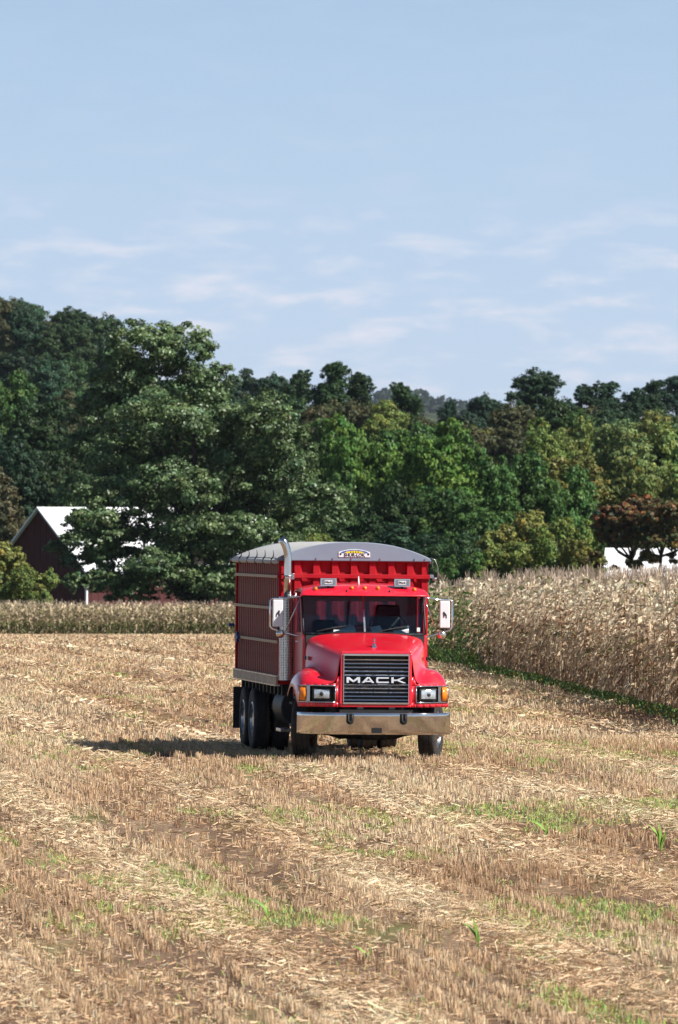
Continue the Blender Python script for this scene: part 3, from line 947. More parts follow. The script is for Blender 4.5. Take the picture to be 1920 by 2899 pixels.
srib_me = MB().add([(0.03, -.012, 1.31), (.017, -.014, 1.31), (.017, .014, 1.31), (.03, .014, 1.31), (.03, -.012, 3.14), (.017, -.014, 3.14), (.017, .014, 3.14), (.03, .014, 3.14)],
                   [(1, 0, 4, 5), (2, 1, 5, 6), (3, 2, 6, 7)]).mesh('side_rib', M['ribtan'])
for s in (-1, 1):
    xs0 = s * (BXW - .035)
    MB().box(min(xs0, xs0 - s * .04), max(xs0, xs0 - s * .04), BY0 + .10, BY1 - .10, 1.30, 3.17).build('side_panel', M['shadedred'], T)
    for i in range(NR):
        y = BY0 + .12 + LEN * (i + .5) / NR
        o = link('side_rib', srib_me, T, (s * (BXW - .065 + .035), y, 0))
        o.location.x = -BXW + .010 if s < 0 else BXW - .010
        if s > 0: o.rotation_euler = (0, 0, math.pi)
    for z in (1.85, 2.39, 2.905):
        x = s * (BXW + .008)
        MB().box(x - .012, x + .012, BY0 + .04, BY1 - .02, z - .024, z + .024).build('side_rail', M['tan'], T, bevel=.004)
    x = s * BXW
    MB().box(x - .03, x + .03, BY0 + .002, BY1 - .002, 1.165, 1.285).build('sill', M['rail'], T, bevel=.006)
    MB().box(x - .04, x + .042, BY0 + .001, BY1, 1.288, 1.312).build('sill_lip', M['steel'], T)
    MB().box(x - .04, x + .042, BY0 + .001, BY1, 1.138, 1.162).build('sill_lip', M['steel'], T)
    MB().box(x - .02, x + .02, BY0, BY1, 3.15, 3.20).build('top_rail', M['boxred'], T)
# cross bearers under the floor
for i in range(12):
    y = BY0 + .25 + i * (BY1 - BY0 - .5) / 11
    MB().box(-1.12, 1.12, y - .04, y + .04, .985, 1.165).build('cross_bearer', M['black'], T)
# blue ratchet straps on the side
MB().box(-BXW - .07, -BXW - .02, BY1 - .95, BY1 - .55, 1.82, 1.87).box(-BXW - .065, -BXW - .025, BY1 - .80, BY1 - .68, 1.76, 1.94).build('ratchet_strap', M['blue'], T, bevel=.008)
MB().box(-BXW - .12, -BXW - .02, BY1 - .12, BY1 + .05, 2.02, 2.07).build('ratchet_strap', M['blue'], T, bevel=.008)

# arched tarpaulin
def arch(u): return 3.215 + .255 * (1 - abs(u) ** 2.3)
rr = []
NY = 24
for j in range(NY + 1):
    y = BY0 - .035 + (BY1 - BY0 + .06) * j / NY
    sag = .028 * math.sin(j / NY * math.pi * 6) ** 2
    row = [(-BXW - .035, y, 3.11), (-BXW - .035, y, 3.16), (-BXW - .03, y, 3.205)]
    for u in np.linspace(-1, 1, 25):
        row.append((u * (BXW + .01), y, arch(u) - sag * (1 - u * u) + .004 * math.sin(j * 2.1 + u * 9)))
    row += [(BXW + .03, y, 3.205), (BXW + .035, y, 3.16), (BXW + .035, y, 3.13)]
    rr.append(row)
tarp = MB().grid(rr).build('tarpaulin', M['tarp'], T, smooth=True, solid=.006)
poly = [(-BXW - .045, 3.165), (BXW + .045, 3.165)] + [(u * (BXW + .02), arch(u) + .004) for u in np.linspace(1, -1, 25)]
MB().prism(poly, BY0 - .075, BY0 - .045).build('tarpaulin_end_cap', M['tarpcap'], T, bevel=.012)
for x in (-.62, -.05, .42, .98, 1.15, -.35):
    MB().ball((x, BY0 - .08, 3.205), .014, .012, .018, 6, 4).build('grommet', M['chrome'], tarp)
MB().tube([(-BXW - .045, BY0 - .05, 3.15), (-BXW - .05, BY1 + .04, 3.15)], .042, 10).build('roll_tube', M['tarp'], tarp, smooth=True)
for k in range(6):
    y = BY0 + .35 + k * 1.18
    x = -BXW - .06
    mb = MB().tube([(x - .0, y, 3.10), (x - .025, y, 3.13), (x - .02, y, 3.19), (x + .01, y, 3.23), (x + .012, y, 3.28), (x + .004, y, 3.33)], [.010, .013, .014, .011, .007, .004], 6)
    mb.build('tarp_hook', M['black'], tarp, smooth=True)
# crank cable at the right-hand front corner
MB().tube([(BXW + .03, BY0 - .06, 3.235), (BXW + .10, BY0 - .06, 3.20), (BXW + .15, BY0 - .06, 3.08), (BXW + .155, BY0 - .05, 2.96), (BXW + .13, BY0 - .05, 2.88)], .007, 6).build('tarp_cable', M['steel'], T, smooth=True)
MB().tube([(BXW + .04, BY0 - .06, 3.17), (BXW + .07, BY0 - .06, 3.02), (BXW + .12, BY0 - .05, 2.87)], .012, 6).build('crank_strap', M['black'], T, smooth=True)
mb = MB().lathe([(0, -.03), (.03, -.03), (.034, 0), (.03, .03), (0, .03)], 'x', (BXW + .10, BY0 - .04, 2.89), 12)
mb.box(BXW + .02, BXW + .09, BY0 - .06, BY0 - .02, 2.90, 2.96)
mb.build('crank_bracket', M['steel'], T, bevel=.005)

# maker's plate on the tarpaulin end cap
ly = BY0 - .086
plate_c = 3.295
pl = [(-.255, -.065), (.255, -.065), (.255, .018), (.20, .036), (.10, .058), (0, .066), (-.10, .058), (-.20, .036), (-.255, .018)]
sign = MB().prism([(a, plate_c + c) for a, c in pl], ly, ly + .008).build('maker_plate', M['white'], T)
pl = [(-.235, -.002), (.235, -.002), (.19, .028), (.09, .048), (0, .055), (-.09, .048), (-.19, .028)]
MB().prism([(a, plate_c + c) for a, c in pl], ly - .002, ly).build('plate_arc', M['printblue'], sign)
pl = [(-.17, 0.001), (.17, 0.001), (.12, .026), (0, .041), (-.12, .026)]
MB().prism([(a, plate_c + c) for a, c in pl], ly - .004, ly - .002).build('plate_emblem', M['yellow'], sign)
for x in (-.06, -.02, .02, .06):
    MB().prism([(x - .006, plate_c + .004), (x + .006, plate_c + .004), (x + .006, plate_c + .029), (x - .006, plate_c + .029)], ly - .006, ly - .004).build('plate_bar', M['printblack'], sign)
for s in (-1, 1):
    MB().lathe([(0, -.003), (.017, -.003), (.017, 0)], 'y', (s * .225, ly, plate_c - .018), 12).build('plate_dot', M['printblack'], sign)
tm = text_mesh('SHUR-LOK', .072, 'plate_text', bold=.001)
tm.materials.append(M['printblack'])
link('plate_text', tm, sign, (0, ly - .004, plate_c - .033))

# ------------------------------------------------------------------ stubble, straw and weeds on the field
def blades(X, Y, h, w, lean, col, z0=0.0):
    """standing tapered blades facing a random way"""
    n = len(X)
    Z = H(X, Y) + z0
    a = rng.uniform(0, math.pi, n)
    a = np.where(rng.random(n) < .75, rng.normal(0, .5, n), a)          # most show their broad side to the camera
    dx, dy = np.cos(a) * w / 2, np.sin(a) * w / 2
    lx, ly = rng.normal(0, 1, n) * lean * h, rng.normal(0, 1, n) * lean * h
    P = np.empty((n, 4, 3))
    P[:, 0] = np.stack([X - dx, Y - dy, Z - .01], 1)
    P[:, 1] = np.stack([X + dx, Y + dy, Z - .01], 1)
    P[:, 2] = np.stack([X + lx + dx * .7, Y + ly + dy * .7, Z + h], 1)
    P[:, 3] = np.stack([X + lx - dx * .7, Y + ly - dy * .7, Z + h], 1)
    return P


def litter(X, Y, L, w, zmax, spread=1.0):
    n = len(X)
    Z = H(X, Y) + rng.uniform(.003, 1, n) ** 2 * zmax + .004
    a = rng.uniform(0, math.pi, n)
    dx, dy = np.cos(a) * L / 2, np.sin(a) * L / 2
    tz = rng.normal(0, .12, n) * L
    wx, wy = -np.sin(a) * w / 2, np.cos(a) * w / 2
    wz = rng.normal(0, .35, n) * w
    P = np.empty((n, 4, 3))
    P[:, 0] = np.stack([X - dx - wx, Y - dy - wy, Z - tz - wz], 1)
    P[:, 1] = np.stack([X + dx - wx, Y + dy - wy, Z + tz - wz], 1)
    P[:, 2] = np.stack([X + dx + wx, Y + dy + wy, Z + tz + wz], 1)
    P[:, 3] = np.stack([X - dx + wx, Y - dy + wy, Z - tz + wz], 1)
    return P


C_PALE = np.array([.80, .62, .405]); C_MID = np.array([.58, .385, .225]); C_BROWN = np.array([.27, .145, .075]); C_GREY = np.array([.42, .34, .25])
def strawcol(n, t, jit=.22):
    t = np.clip(t + rng.normal(0, .24, n), 0, 1)[:, None]
    c = np.where(t < .5, C_BROWN + (C_MID - C_BROWN) * t * 2, C_MID + (C_PALE - C_MID) * (t - .5) * 2)
    g = (rng.random(n) < .06)[:, None]
    c = np.where(g, C_GREY, c)
    return np.clip(c * (1 + rng.normal(0, jit, n))[:, None], .01, .85)


def corn_edge(Y):                 # X of the edge of the right-hand corn
    return 6.45 + (Y - 135) * (3.15 - 6.45) / (222 - 135)


def scatter(y0, y1, per_m2, margin=1.06, extra=.8):
    W1 = .048 * margin * y1 + extra
    n = int((y1 - y0) * 2 * W1 * per_m2)
    Y = rng.uniform(y0, y1, n); X = rng.uniform(-W1, W1, n)
    k = np.abs(X) < .048 * margin * Y + extra
    return X[k], Y[k]


SP, SC, GP, GC, LP, LC = [], [], [], [], [], []
zones = [(47, 80, 680, .8), (80, 122, 420, 1.05), (122, 175, 120, 1.8), (175, 250, 50, 2.8), (250, 434, 18, 4.6)]
for (y0, y1, dens, ws) in zones:
    X, Y = scatter(y0, y1, dens)
    # snap to drilled rows
    u = row_u(X, Y)
    sp = .31
    du = (np.round(u / sp) * sp + rng.normal(0, .026, len(u))) - u
    k = rng.random(len(X)) < .9
    X = X + np.where(k, du * math.cos(ROW), 0)
    ok = (Y > 222) & (X < 30) | (X < corn_edge(Y) + .2)
    X, Y = X[ok], Y[ok]
    B = band(X, Y)
    u, v = row_u(X, Y), row_v(X, Y)
    clump = vnoise(u, v / 9, .5, 31) * .45 + vnoise(u, v / 3, .13, 32) * .55
    big = vnoise(u, v / 12, 1.0, 33)
    keep = rng.random(len(X)) < np.clip(1.05 - .85 * B, 0, 1) * sstep(.43, .60, clump + .24 * (big - .5))
    Xs, Ys, Bs, bg_ = X[keep], Y[keep], B[keep], big[keep]
    hh = rng.uniform(.035, .105, len(Xs)) * (1 - .45 * Bs) * (.45 + 1.05 * clump[keep]) * (1 if ws < 2 else 1.05)
    ww = rng.uniform(.005, .011, len(Xs)) * ws
    SP.append(blades(Xs, Ys, hh, ww, .16, None))
    SC.append(strawcol(len(Xs), .56 + .30 * Bs + .75 * (bg_ - .5)))
    # a mat of broken straw between and over the rows
    X2, Y2 = scatter(y0, y1, dens * .95)
    ok = (Y2 > 222) | (X2 < corn_edge(Y2) + .1)
    X2, Y2 = X2[ok], Y2[ok]
    B2 = band(X2, Y2)
    keep = rng.random(len(X2)) < (.15 + .5 * sstep(.35, .65, vnoise(row_u(X2, Y2), row_v(X2, Y2) / 8, .6, 61))) * (1 - B2) + B2
    hole = sstep(.66, .74, vnoise(row_u(X2, Y2), row_v(X2, Y2) / 3.5, .11, 55)) * (1 - .5 * B2)
    keep &= rng.random(len(X2)) > hole
    X2, Y2, B2 = X2[keep], Y2[keep], B2[keep]
    L = rng.uniform(.04, .16, len(X2)) * (.8 + .5 * B2) * min(ws, 2) ** .5
    LP.append(litter(X2, Y2, L, rng.uniform(.005, .011, len(X2)) * ws, .03 + .05 * B2))
    LC.append(strawcol(len(X2), .52 + .30 * B2 + .5 * (vnoise(row_u(X2, Y2), row_v(X2, Y2) / 12, 1.0, 33) - .5)))
    # green volunteer shoots
    X3, Y3 = scatter(y0, y1, dens * .55)
    ok = (Y3 > 222) | (X3 < corn_edge(Y3) + .1)
    X3, Y3 = X3[ok], Y3[ok]
    G = green(X3, Y3)
    keep = rng.random(len(X3)) < G * .9 + .018
    X3, Y3 = X3[keep], Y3[keep]
    n3_ = len(X3)
    GP.append(blades(X3, Y3, rng.uniform(.02, .06, n3_), rng.uniform(.007, .013, n3_) * ws, .5, None))
    cg = np.stack([rng.uniform(.24, .48, n3_), rng.uniform(.36, .52, n3_), rng.uniform(.08, .18, n3_)], 1)
    GC.append(cg)
# longer uncut tufts left round the wheels
nt = 5200
Yt = rng.uniform(109.6, 112.4, nt); Xt = rng.uniform(-2.2, 2.4, nt)
kt = vnoise(Xt, Yt / 3, .12, 91) > .5
Xt, Yt = Xt[kt], Yt[kt]
SP.append(blades(Xt, Yt, rng.uniform(.05, .15, len(Xt)), rng.uniform(.007, .013, len(Xt)), .2, None))
SC.append(strawcol(len(Xt), np.full(len(Xt), .55)))
P_, C_ = np.concatenate(SP), np.concatenate(SC)
tag(link('stubble', quads_mesh('stubble', P_, C_, M['straw'])), 'short brown cut stubble standing in rows over the field', 'stubble', kind='stuff')
P_, C_ = np.concatenate(LP), np.concatenate(LC)
tag(link('straw_litter', quads_mesh('straw_litter', P_, C_, M['straw'])), 'pale broken straw lying flat in bands across the field', 'straw', kind='stuff')
P_, C_ = np.concatenate(GP), np.concatenate(GC)
tag(link('green_shoots', quads_mesh('green_shoots', P_, C_, M['straw'])), 'bright green shoots in patches between the stubble', 'grass', kind='stuff')

# grass margin along the foot of the right-hand corn
n = 13000
Y = rng.uniform(124, 232, n)
off = rng.normal(.26, .14, n)
X = corn_edge(Y) - .55 + off
h = rng.uniform(.05, .16, n) * np.exp(-(off / .7) ** 2) + .03
tall = (Y > 196)
h = np.where(tall, h * 2.6, h)
cg = np.stack([rng.uniform(.07, .20, n), rng.uniform(.14, .25, n), rng.uniform(.03, .08, n)], 1)
kp = rng.random(n) < .25 + .75 * sstep(.35, .6, vnoise(X * 3, Y, 4, 77))
X, Y, h, cg = X[kp], Y[kp], h[kp], cg[kp]
n = len(X)
Pg = blades(X, Y, h, rng.uniform(.02, .05, n), .5, None)
tag(link('margin_grass', quads_mesh('margin_grass', Pg, cg, M['straw'])), 'strip of lush green grass along the foot of the tall corn', 'grass', kind='stuff')


# ------------------------------------------------------------------ corn
def corn_quads(seed, height, palette, nleaf=11, lw=.075, tassel=True, low=False, ears=1, tmin=.08):
    r = np.random.default_rng(seed)
    Q, Cc = [], []
    def strip(pts, ws, col, side):
        for i in range(len(pts) - 1):
            a, b_ = pts[i], pts[i + 1]
            Q.append([a - side * ws[i] / 2, a + side * ws[i] / 2, b_ + side * ws[i + 1] / 2, b_ - side * ws[i + 1] / 2])
            Cc.append(col * r.uniform(.85, 1.15))
    base_c = palette(0.0, r)
    lean = r.normal(0, .04, 2)
    def sp(t): return np.array([lean[0] * t * t * height, lean[1] * t * t * height, t * height])
    for ang in (0.0, math.pi / 2):
        side = np.array([math.cos(ang), math.sin(ang), 0])
        strip([sp(0), sp(.45), sp(.93)], [.03, .026, .012], base_c, side)
    for k in range(nleaf):
        t = tmin + (.96 - tmin) * max(0, (k + r.uniform(-.3, .3)) / nleaf) ** .78
        p0 = sp(max(t, .03))
        az_ = (k % 2) * math.pi + r.normal(0, .75)
        d = np.array([math.cos(az_), math.sin(az_), 0])
        side = np.array([-math.sin(az_), math.cos(az_), 0])
        L = r.uniform(.26, .52) * (1 - .4 * abs(t - .5))
        droop = r.uniform(.3, 1.6)
        up = r.uniform(.1, .75)
        pts = []
        ns = 3 if low else 4
        for i in range(ns + 1):
            s_ = i / ns
            pts.append(p0 + r.normal(0, .018, 3) * (s_ > 0) + d * L * (s_ * .95 - .12 * s_ * s_) + np.array([0, 0, L * (up * s_ - droop * s_ * s_)]))
        tw = r.normal(0, .9); dtw = r.normal(0, .9)
        sd = side * math.cos(tw) + np.array([0, 0, 1]) * math.sin(tw)
        wds = np.array([.6, 1.0, .85, .5, .08][:ns + 1]) * lw * r.uniform(.7, 1.25)
        col_ = palette(t, r)
        for i in range(ns):
            sa_ = side * math.cos(tw + dtw * i) + np.array([0, 0, 1]) * math.sin(tw + dtw * i)
            sb_ = side * math.cos(tw + dtw * (i + 1)) + np.array([0, 0, 1]) * math.sin(tw + dtw * (i + 1))
            a, b_ = pts[i], pts[i + 1]
            Q.append([a - sa_ * wds[i] / 2, a + sa_ * wds[i] / 2, b_ + sb_ * wds[i + 1] / 2, b_ - sb_ * wds[i + 1] / 2])
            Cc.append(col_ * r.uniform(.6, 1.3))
    for k in range(ears):
        t = r.uniform(.38, .5)
        p0 = sp(t); az_ = r.uniform(0, 6.28)
        d = np.array([math.cos(az_), math.sin(az_), 0])
        for ang in (0, 1.57):
            side = np.array([-math.sin(az_) * math.cos(ang), math.cos(az_) * math.cos(ang), math.sin(ang)])
            strip([p0, p0 + d * .06 + np.array([0, 0, .08]), p0 + d * .12 + np.array([0, 0, .22])], [.04, .065, .02], palette(.6, r) * 1.15, side)
    if tassel:
        top = sp(.92)
        tc_ = np.array([.50, .40, .31])
        for k in range(4 if low else 6):
            az_ = r.uniform(0, 6.28); sl = r.uniform(.08, .45) if k else 0
            d = np.array([math.cos(az_) * sl, math.sin(az_) * sl, 1]); d /= np.linalg.norm(d)
            L = height * .06 * r.uniform(1.0, 1.9)
            side = np.array([1, 0, 0])
            strip([top, top + d * L], [.009, .012], tc_ * r.uniform(.8, 1.2), side)
    return np.array(Q), np.clip(np.array(Cc), .01, .85)


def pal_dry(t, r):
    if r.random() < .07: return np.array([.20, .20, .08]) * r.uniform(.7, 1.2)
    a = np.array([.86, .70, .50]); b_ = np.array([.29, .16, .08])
    k = np.clip(.26 + .85 * t + r.normal(0, .33), 0, 1)  # low leaves browner and darker, the stand's own shade put into the colour
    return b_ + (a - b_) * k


def pal_green(t, r):
    if r.random() < .25: return np.array([.50, .40, .22]) * r.uniform(.7, 1.1)
    return np.array([.10, .19, .045]) * r.uniform(.6, 1.5)


def pal_left(t, r):
    if t < .42 and r.random() < .6: return np.array([.15, .20, .06]) * r.uniform(.6, 1.3)
    if r.random() < .2: return np.array([.24, .25, .10]) * r.uniform(.7, 1.2)
    return np.array([.58, .47, .31]) * r.uniform(.6, 1.15)


def place_merge(variants, X, Y, S, A, pick):
    Ps, Cs = [], []
    Z = H(X, Y)
    for v, (Q, C) in enumerate(variants):
        idx = np.where(pick == v)[0]
        if len(idx) == 0: continue
        ca, sa = np.cos(A[idx]), np.sin(A[idx])
        q = Q[None] * S[idx][:, None, None, None]
        x = q[..., 0] * ca[:, None, None] - q[..., 1] * sa[:, None, None] + X[idx][:, None, None]
        y = q[..., 0] * sa[:, None, None] + q[..., 1] * ca[:, None, None] + Y[idx][:, None, None]
        z = q[..., 2] + Z[idx][:, None, None]
        Ps.append(np.stack([x, y, z], -1).reshape(-1, 4, 3))
        Cs.append((C[None] * rng.uniform(.8, 1.2, len(idx))[:, None, None]).reshape(-1, 3))
    return np.concatenate(Ps), np.concatenate(Cs)


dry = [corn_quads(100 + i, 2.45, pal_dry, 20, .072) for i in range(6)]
grn = [corn_quads(200 + i, 2.3, pal_green, 14, .08) for i in range(3)]
cx, cy = [], []
edir = np.array([3.15 - 6.45, 222 - 135.0]); elen = np.linalg.norm(edir); edir /= elen
enor = np.array([edir[1], -edir[0]])
for rw in range(19):
    sstepx = .22 if rw < 3 else .34
    s0 = np.arange(-14, elen + 1.5 + rw * .2, sstepx)
    s0 = s0 + rng.normal(0, .05, len(s0))
    px = 6.45 + edir[0] * s0 + enor[0] * (rw * .76 + rng.normal(0, .06, len(s0)))
    py = 135 + edir[1] * s0 + enor[1] * (rw * .76)
    cx.append(px); cy.append(py)
cx = np.concatenate(cx); cy = np.concatenate(cy)
# the far end of the field closes square behind the truck
bx, by = [], []
for rw in range(10):
    xx = np.arange(-1.0, 16, .25); bx.append(xx + rng.normal(0, .04, len(xx))); by.append(np.full(len(xx), 225 + rw * 1.6) + rng.normal(0, .2, len(xx)))
cx = np.concatenate([cx] + bx); cy = np.concatenate([cy] + by)
k = (cx < .048 * cy * 1.06 + 1.2) & (cx > corn_edge(np.minimum(cy, 222)) - .3) & (cy > 121)
cx, cy = cx[k], cy[k]
isg = rng.random(len(cx)) < sstep(188, 208, cy) * .8
dist_front = (cx - corn_edge(np.minimum(cy, 222)))
sz = rng.uniform(.80, 1.12, len(cx)) * np.where(isg, .95, 1.0)
order = np.argsort(np.where(dist_front < .62, cy, 1e6 + cy), kind='stable')
vis = cx[order] < .048 * cy[order] + .1
ind = order[vis][:300]
rest = np.setdiff1d(np.arange(len(cx)), ind)
A = rng.uniform(0, 6.28, len(cx))
pick = np.where(isg, 6 + rng.integers(0, 3, len(cx)), rng.integers(0, 6, len(cx)))
inner_ = [corn_quads(400 + i, 2.45, pal_dry, 7, .085, low=True, ears=0, tmin=.55) for i in range(4)]
allv = dry + grn + inner_
pick = np.where((dist_front > 2.6) & ~isg, 9 + rng.integers(0, 4, len(cx)), pick)
P_, C_ = place_merge(allv, cx[rest], cy[rest], sz[rest], A[rest], pick[rest])
tag(link('corn_stand', quads_mesh('corn_stand', P_, C_, M['corn'])), 'dense dry corn filling the field to the right behind the truck', 'corn', kind='stuff')
corn_mes = [quads_mesh('corn_plant', Q, C, M['corn']) for Q, C in allv[:9]]
for i in ind:
    o = link('corn_plant', corn_mes[pick[i]], None, (cx[i], cy[i], float(H(cx[i], cy[i]))))
    o.rotation_euler = (0, 0, A[i]); o.scale = (sz[i],) * 3
    tag(o, 'dry tan corn plant in the front row of the right-hand cornfield', 'corn plant', 'corn plants along the edge of the right-hand field')

# the farther strip of corn on the left
lv = [corn_quads(300 + i, 1.95, pal_left, 9, .14, low=True, ears=0) for i in range(5)]
lx, ly_ = [], []
for rw in range(15):
    xx = np.arange(-24, 1.5, .2)
    lx.append(xx + rng.normal(0, .05, len(xx)))
    ly_.append(np.full(len(xx), 434 + rw * .9) - (xx + 20) * 1.05 + rng.normal(0, .1, len(xx)))
lx = np.concatenate(lx); ly_ = np.concatenate(ly_)
P_, C_ = place_merge(lv, lx, ly_, rng.uniform(.82, 1.08, len(lx)), rng.uniform(0, 6.28, len(lx)), rng.integers(0, 5, len(lx)))
tag(link('corn_strip', quads_mesh('corn_strip', P_, C_, M['corn'])), 'low pale band of ripening corn across the far edge of the field', 'corn', kind='stuff')

# single green volunteer plants standing in the stubble
def weed(seed, px, py, h, lab, n_leaf=4, pal=None):
    r = np.random.default_rng(seed)
    d = F * CAM_Z / (py - HORIZON)
    X0 = (px - 960) / F * d
    Q, C = [], []
    for k in range(n_leaf):
        az_ = r.uniform(0, 6.28); d_ = np.array([math.cos(az_), math.sin(az_) * .5, 0]); side = np.array([-d_[1] * .6 + .3, .5, .5]); side /= np.linalg.norm(side)
        L = h * r.uniform(.7, 1.1); col = np.array([.20, .34, .06]) * r.uniform(.7, 1.3)
        lean = r.uniform(.15, .6); p = [np.array([0, 0, -.01]) + d_ * L * lean * s_ * s_ * 1.3 + np.array([0, 0, L * (s_ - .25 * s_ ** 3 * lean * 2)]) for s_ in (0, .25, .5, .75, 1)]
        w = np.array([.5, 1, .9, .6, .1]) * h * .075
        for i in range(4):
            Q.append([p[i] - side * w[i], p[i] + side * w[i], p[i + 1] + side * w[i + 1], p[i + 1] - side * w[i + 1]]); C.append(col)
    o = link('weed_plant', quads_mesh('weed_plant', np.array(Q), np.array(C), M['straw']), None, (X0, d, float(H(X0, d))))
    tag(o, lab, 'weed', 'green volunteer plants in the stubble')
weed(1, 762, 2600, .27, 'single tall green blade plant in the stubble in front of the truck bumper', 3)
weed(2, 1355, 2690, .30, 'thin green plant at lower right in the brown stubble', 4)
weed(3, 1548, 2390, .33, 'broad leaved green plant in the stubble to the right of the front wheel', 4)
weed(4, 1872, 2430, .36, 'spindly green plant near the right-hand edge of the picture', 6)
weed(5, 1045, 2730, .20, 'small green plant low in the middle foreground', 4)
weed(6, 1060, 2880, .16, 'small green plant at the bottom edge of the picture', 4)
weed(7, 730, 2155, .20, 'green weed at the foot of the rear wheels', 4)
weed(8, 775, 2160, .20, 'green weed in front of the shaded steps of the truck', 4)

# ------------------------------------------------------------------ trees
def crown_quads(seed, lobes, n_leaf, leaf, inner=.22, clump_k=26, pale=0.0, hue=.10):
    """lobes: (cx, cy, cz, rx, ry, rz); leaves gather in clumps on and in each lobe"""
    r = np.random.default_rng(seed)
    lobes = np.array(lobes, dtype=float)
    wgt = (lobes[:, 3] * lobes[:, 5]); wgt /= wgt.sum()
    Ps, Cs = [], []
    for (c, w) in zip(lobes, wgt):
        n = int(n_leaf * w)
        kc = max(5, int(clump_k))
        v = r.normal(0, 1, (kc, 3)); v /= np.linalg.norm(v, axis=1)[:, None]
        v[:, 2] = np.where(v[:, 2] < -.35, -v[:, 2] * .6, v[:, 2])
        rad = r.uniform(.72, 1.04, kc)
        cl = v * rad[:, None]
        cb = r.uniform(.72, 1.3, kc)
        ch = r.normal(0, hue, kc)
        csz = r.uniform(.16, .30, kc)
        j = r.integers(0, kc, n)
        g = r.normal(0, 1, (n, 3)); g /= np.linalg.norm(g, axis=1)[:, None]
        p = cl[j] + g * (r.random(n) ** .5)[:, None] * csz[j][:, None] * np.array([1.15, 1.15, .75])
        inn = r.random(n) < inner
        q = r.normal(0, 1, (n, 3)); q /= np.linalg.norm(q, axis=1)[:, None]; q *= (r.random(n) ** .4 * .78)[:, None]
        p = np.where(inn[:, None], q, p)
        nrm = p * .7 + g * .8 + r.normal(0, .6, (n, 3)) + np.array([0, 0, .35])
        nrm /= np.linalg.norm(nrm, axis=1)[:, None]
        pos = c[:3] + p * c[3:]
        tng = np.cross(nrm, r.normal(0, 1, (n, 3))); tng /= np.linalg.norm(tng, axis=1)[:, None]
        bt = np.cross(nrm, tng)
        s = leaf * r.uniform(.6, 1.35, n)[:, None]
        bend = nrm * s * .18
        P = np.stack([pos - tng * s * .62, pos + bt * s * .38 + bend, pos + tng * s * .62, pos - bt * s * .38 + bend], 1)
        br = cb[j] * r.uniform(.75, 1.25, n)
        col = np.stack([br * (1 + ch[j] + r.normal(0, .06, n)), br, br * (1 - ch[j] * .5)], 1)
        if pale:
            pm = (r.random(n) < pale)[:, None]
            col = np.where(pm, col * np.array([2.3, 2.0, 2.6]), col)
        Ps.append(P); Cs.append(col)
    return np.concatenate(Ps), np.clip(np.concatenate(Cs), .05, 3)


def trunk_mb(h, r0, lobes, seed, n_limb=7, fork=.3):
    r = random.Random(seed)
    mb = MB()
    top = Vector((r.uniform(-.03, .03) * h, r.uniform(-.03, .03) * h, h * .78))
    pts = [Vector((0, 0, -.2)), Vector((0, 0, h * .12)), Vector((top.x * .4, top.y * .4, h * .4)), top]
    mb.tube(pts, [r0 * 1.3, r0, r0 * .7, r0 * .15], 8)
    ls = sorted(lobes, key=lambda q: -q[3])[:n_limb]
    for q in ls:
        t = min(.7, max(fork, (q[2] / h) * .6))
        b_ = Vector((top.x * t, top.y * t, h * t * .8))
        e_ = Vector(q[:3])
        mid = b_.lerp(e_, .5) + Vector((0, 0, -.04 * h))
        mb.tube([b_, mid, e_], [r0 * .45, r0 * .28, r0 * .06], 6)
    return mb


# shared crown shapes, one metre tall
SHAPES = []
def gen_lobes(kind, seed):
    r = random.Random(seed)
    L = []
    if kind == 'round':
        for i in range(13):
            a = r.uniform(0, 6.28); z = r.uniform(.25, .82); rr_ = .30 * math.sin(min(1, (1.05 - z) * 1.6)) * r.uniform(.6, 1.1)
            q = r.uniform(.14, .22)
            L.append((rr_ * math.cos(a), rr_ * math.sin(a), z, q, q, q * .85))
        L.append((0, 0, .5, .3, .3, .3))
    elif kind == 'tall':
        for i in range(13):
            a = r.uniform(0, 6.28); z = r.uniform(.18, .88); rr_ = .24 * (1 - abs(z - .5) * .9) * r.uniform(.5, 1.2)
            q = r.uniform(.11, .19)
            L.append((rr_ * math.cos(a), rr_ * math.sin(a), z, q, q, q))
        L.append((0, 0, .5, .22, .22, .36))
    elif kind == 'edge':       # foliage down to the ground, woodland edge
        for i in range(16):
            a = r.uniform(0, 6.28); z = r.uniform(.08, .86); rr_ = .32 * (1 - max(0, z - .5) * 1.3) * r.uniform(.6, 1.1)
            q = r.uniform(.13, .20)
            L.append((rr_ * math.cos(a), rr_ * math.sin(a), z, q, q, q * .85))
        L.append((0, 0, .42, .30, .30, .36))
    elif kind == 'shrub':
        for i in range(11):
            a = r.uniform(0, 6.28); z = r.uniform(.1, .75); rr_ = .36 * r.uniform(.3, 1)
            q = r.uniform(.14, .22)
            L.append((rr_ * math.cos(a), rr_ * math.sin(a), z, q, q, q))
    return L
for i, kind in enumerate(['round', 'round', 'round', 'tall', 'tall', 'edge', 'edge', 'edge', 'shrub', 'shrub']):
    L = gen_lobes(kind, 50 + i)
    Q, C = crown_quads(70 + i, L, 24000, .024 if kind != 'shrub' else .027, inner=.2, clump_k=26)
    zmin, zmax = Q[..., 2].min(), Q[..., 2].max()
    xm = np.abs(Q[..., 0]).max()
    Q[..., 2] = (Q[..., 2] - max(0, zmin)) / (zmax - max(0, zmin)); Q[..., :2] /= (2 * xm)
    me = quads_mesh('crown', Q, C, M['leaf'])
    tmq = trunk_mb(1.0, .022, [(a / (2 * xm), b_ / (2 * xm), c, d, d, d) for a, b_, c, d, _, _ in L], i).mesh('trunk', M['bark'], True)
    SHAPES.append((me, tmq))
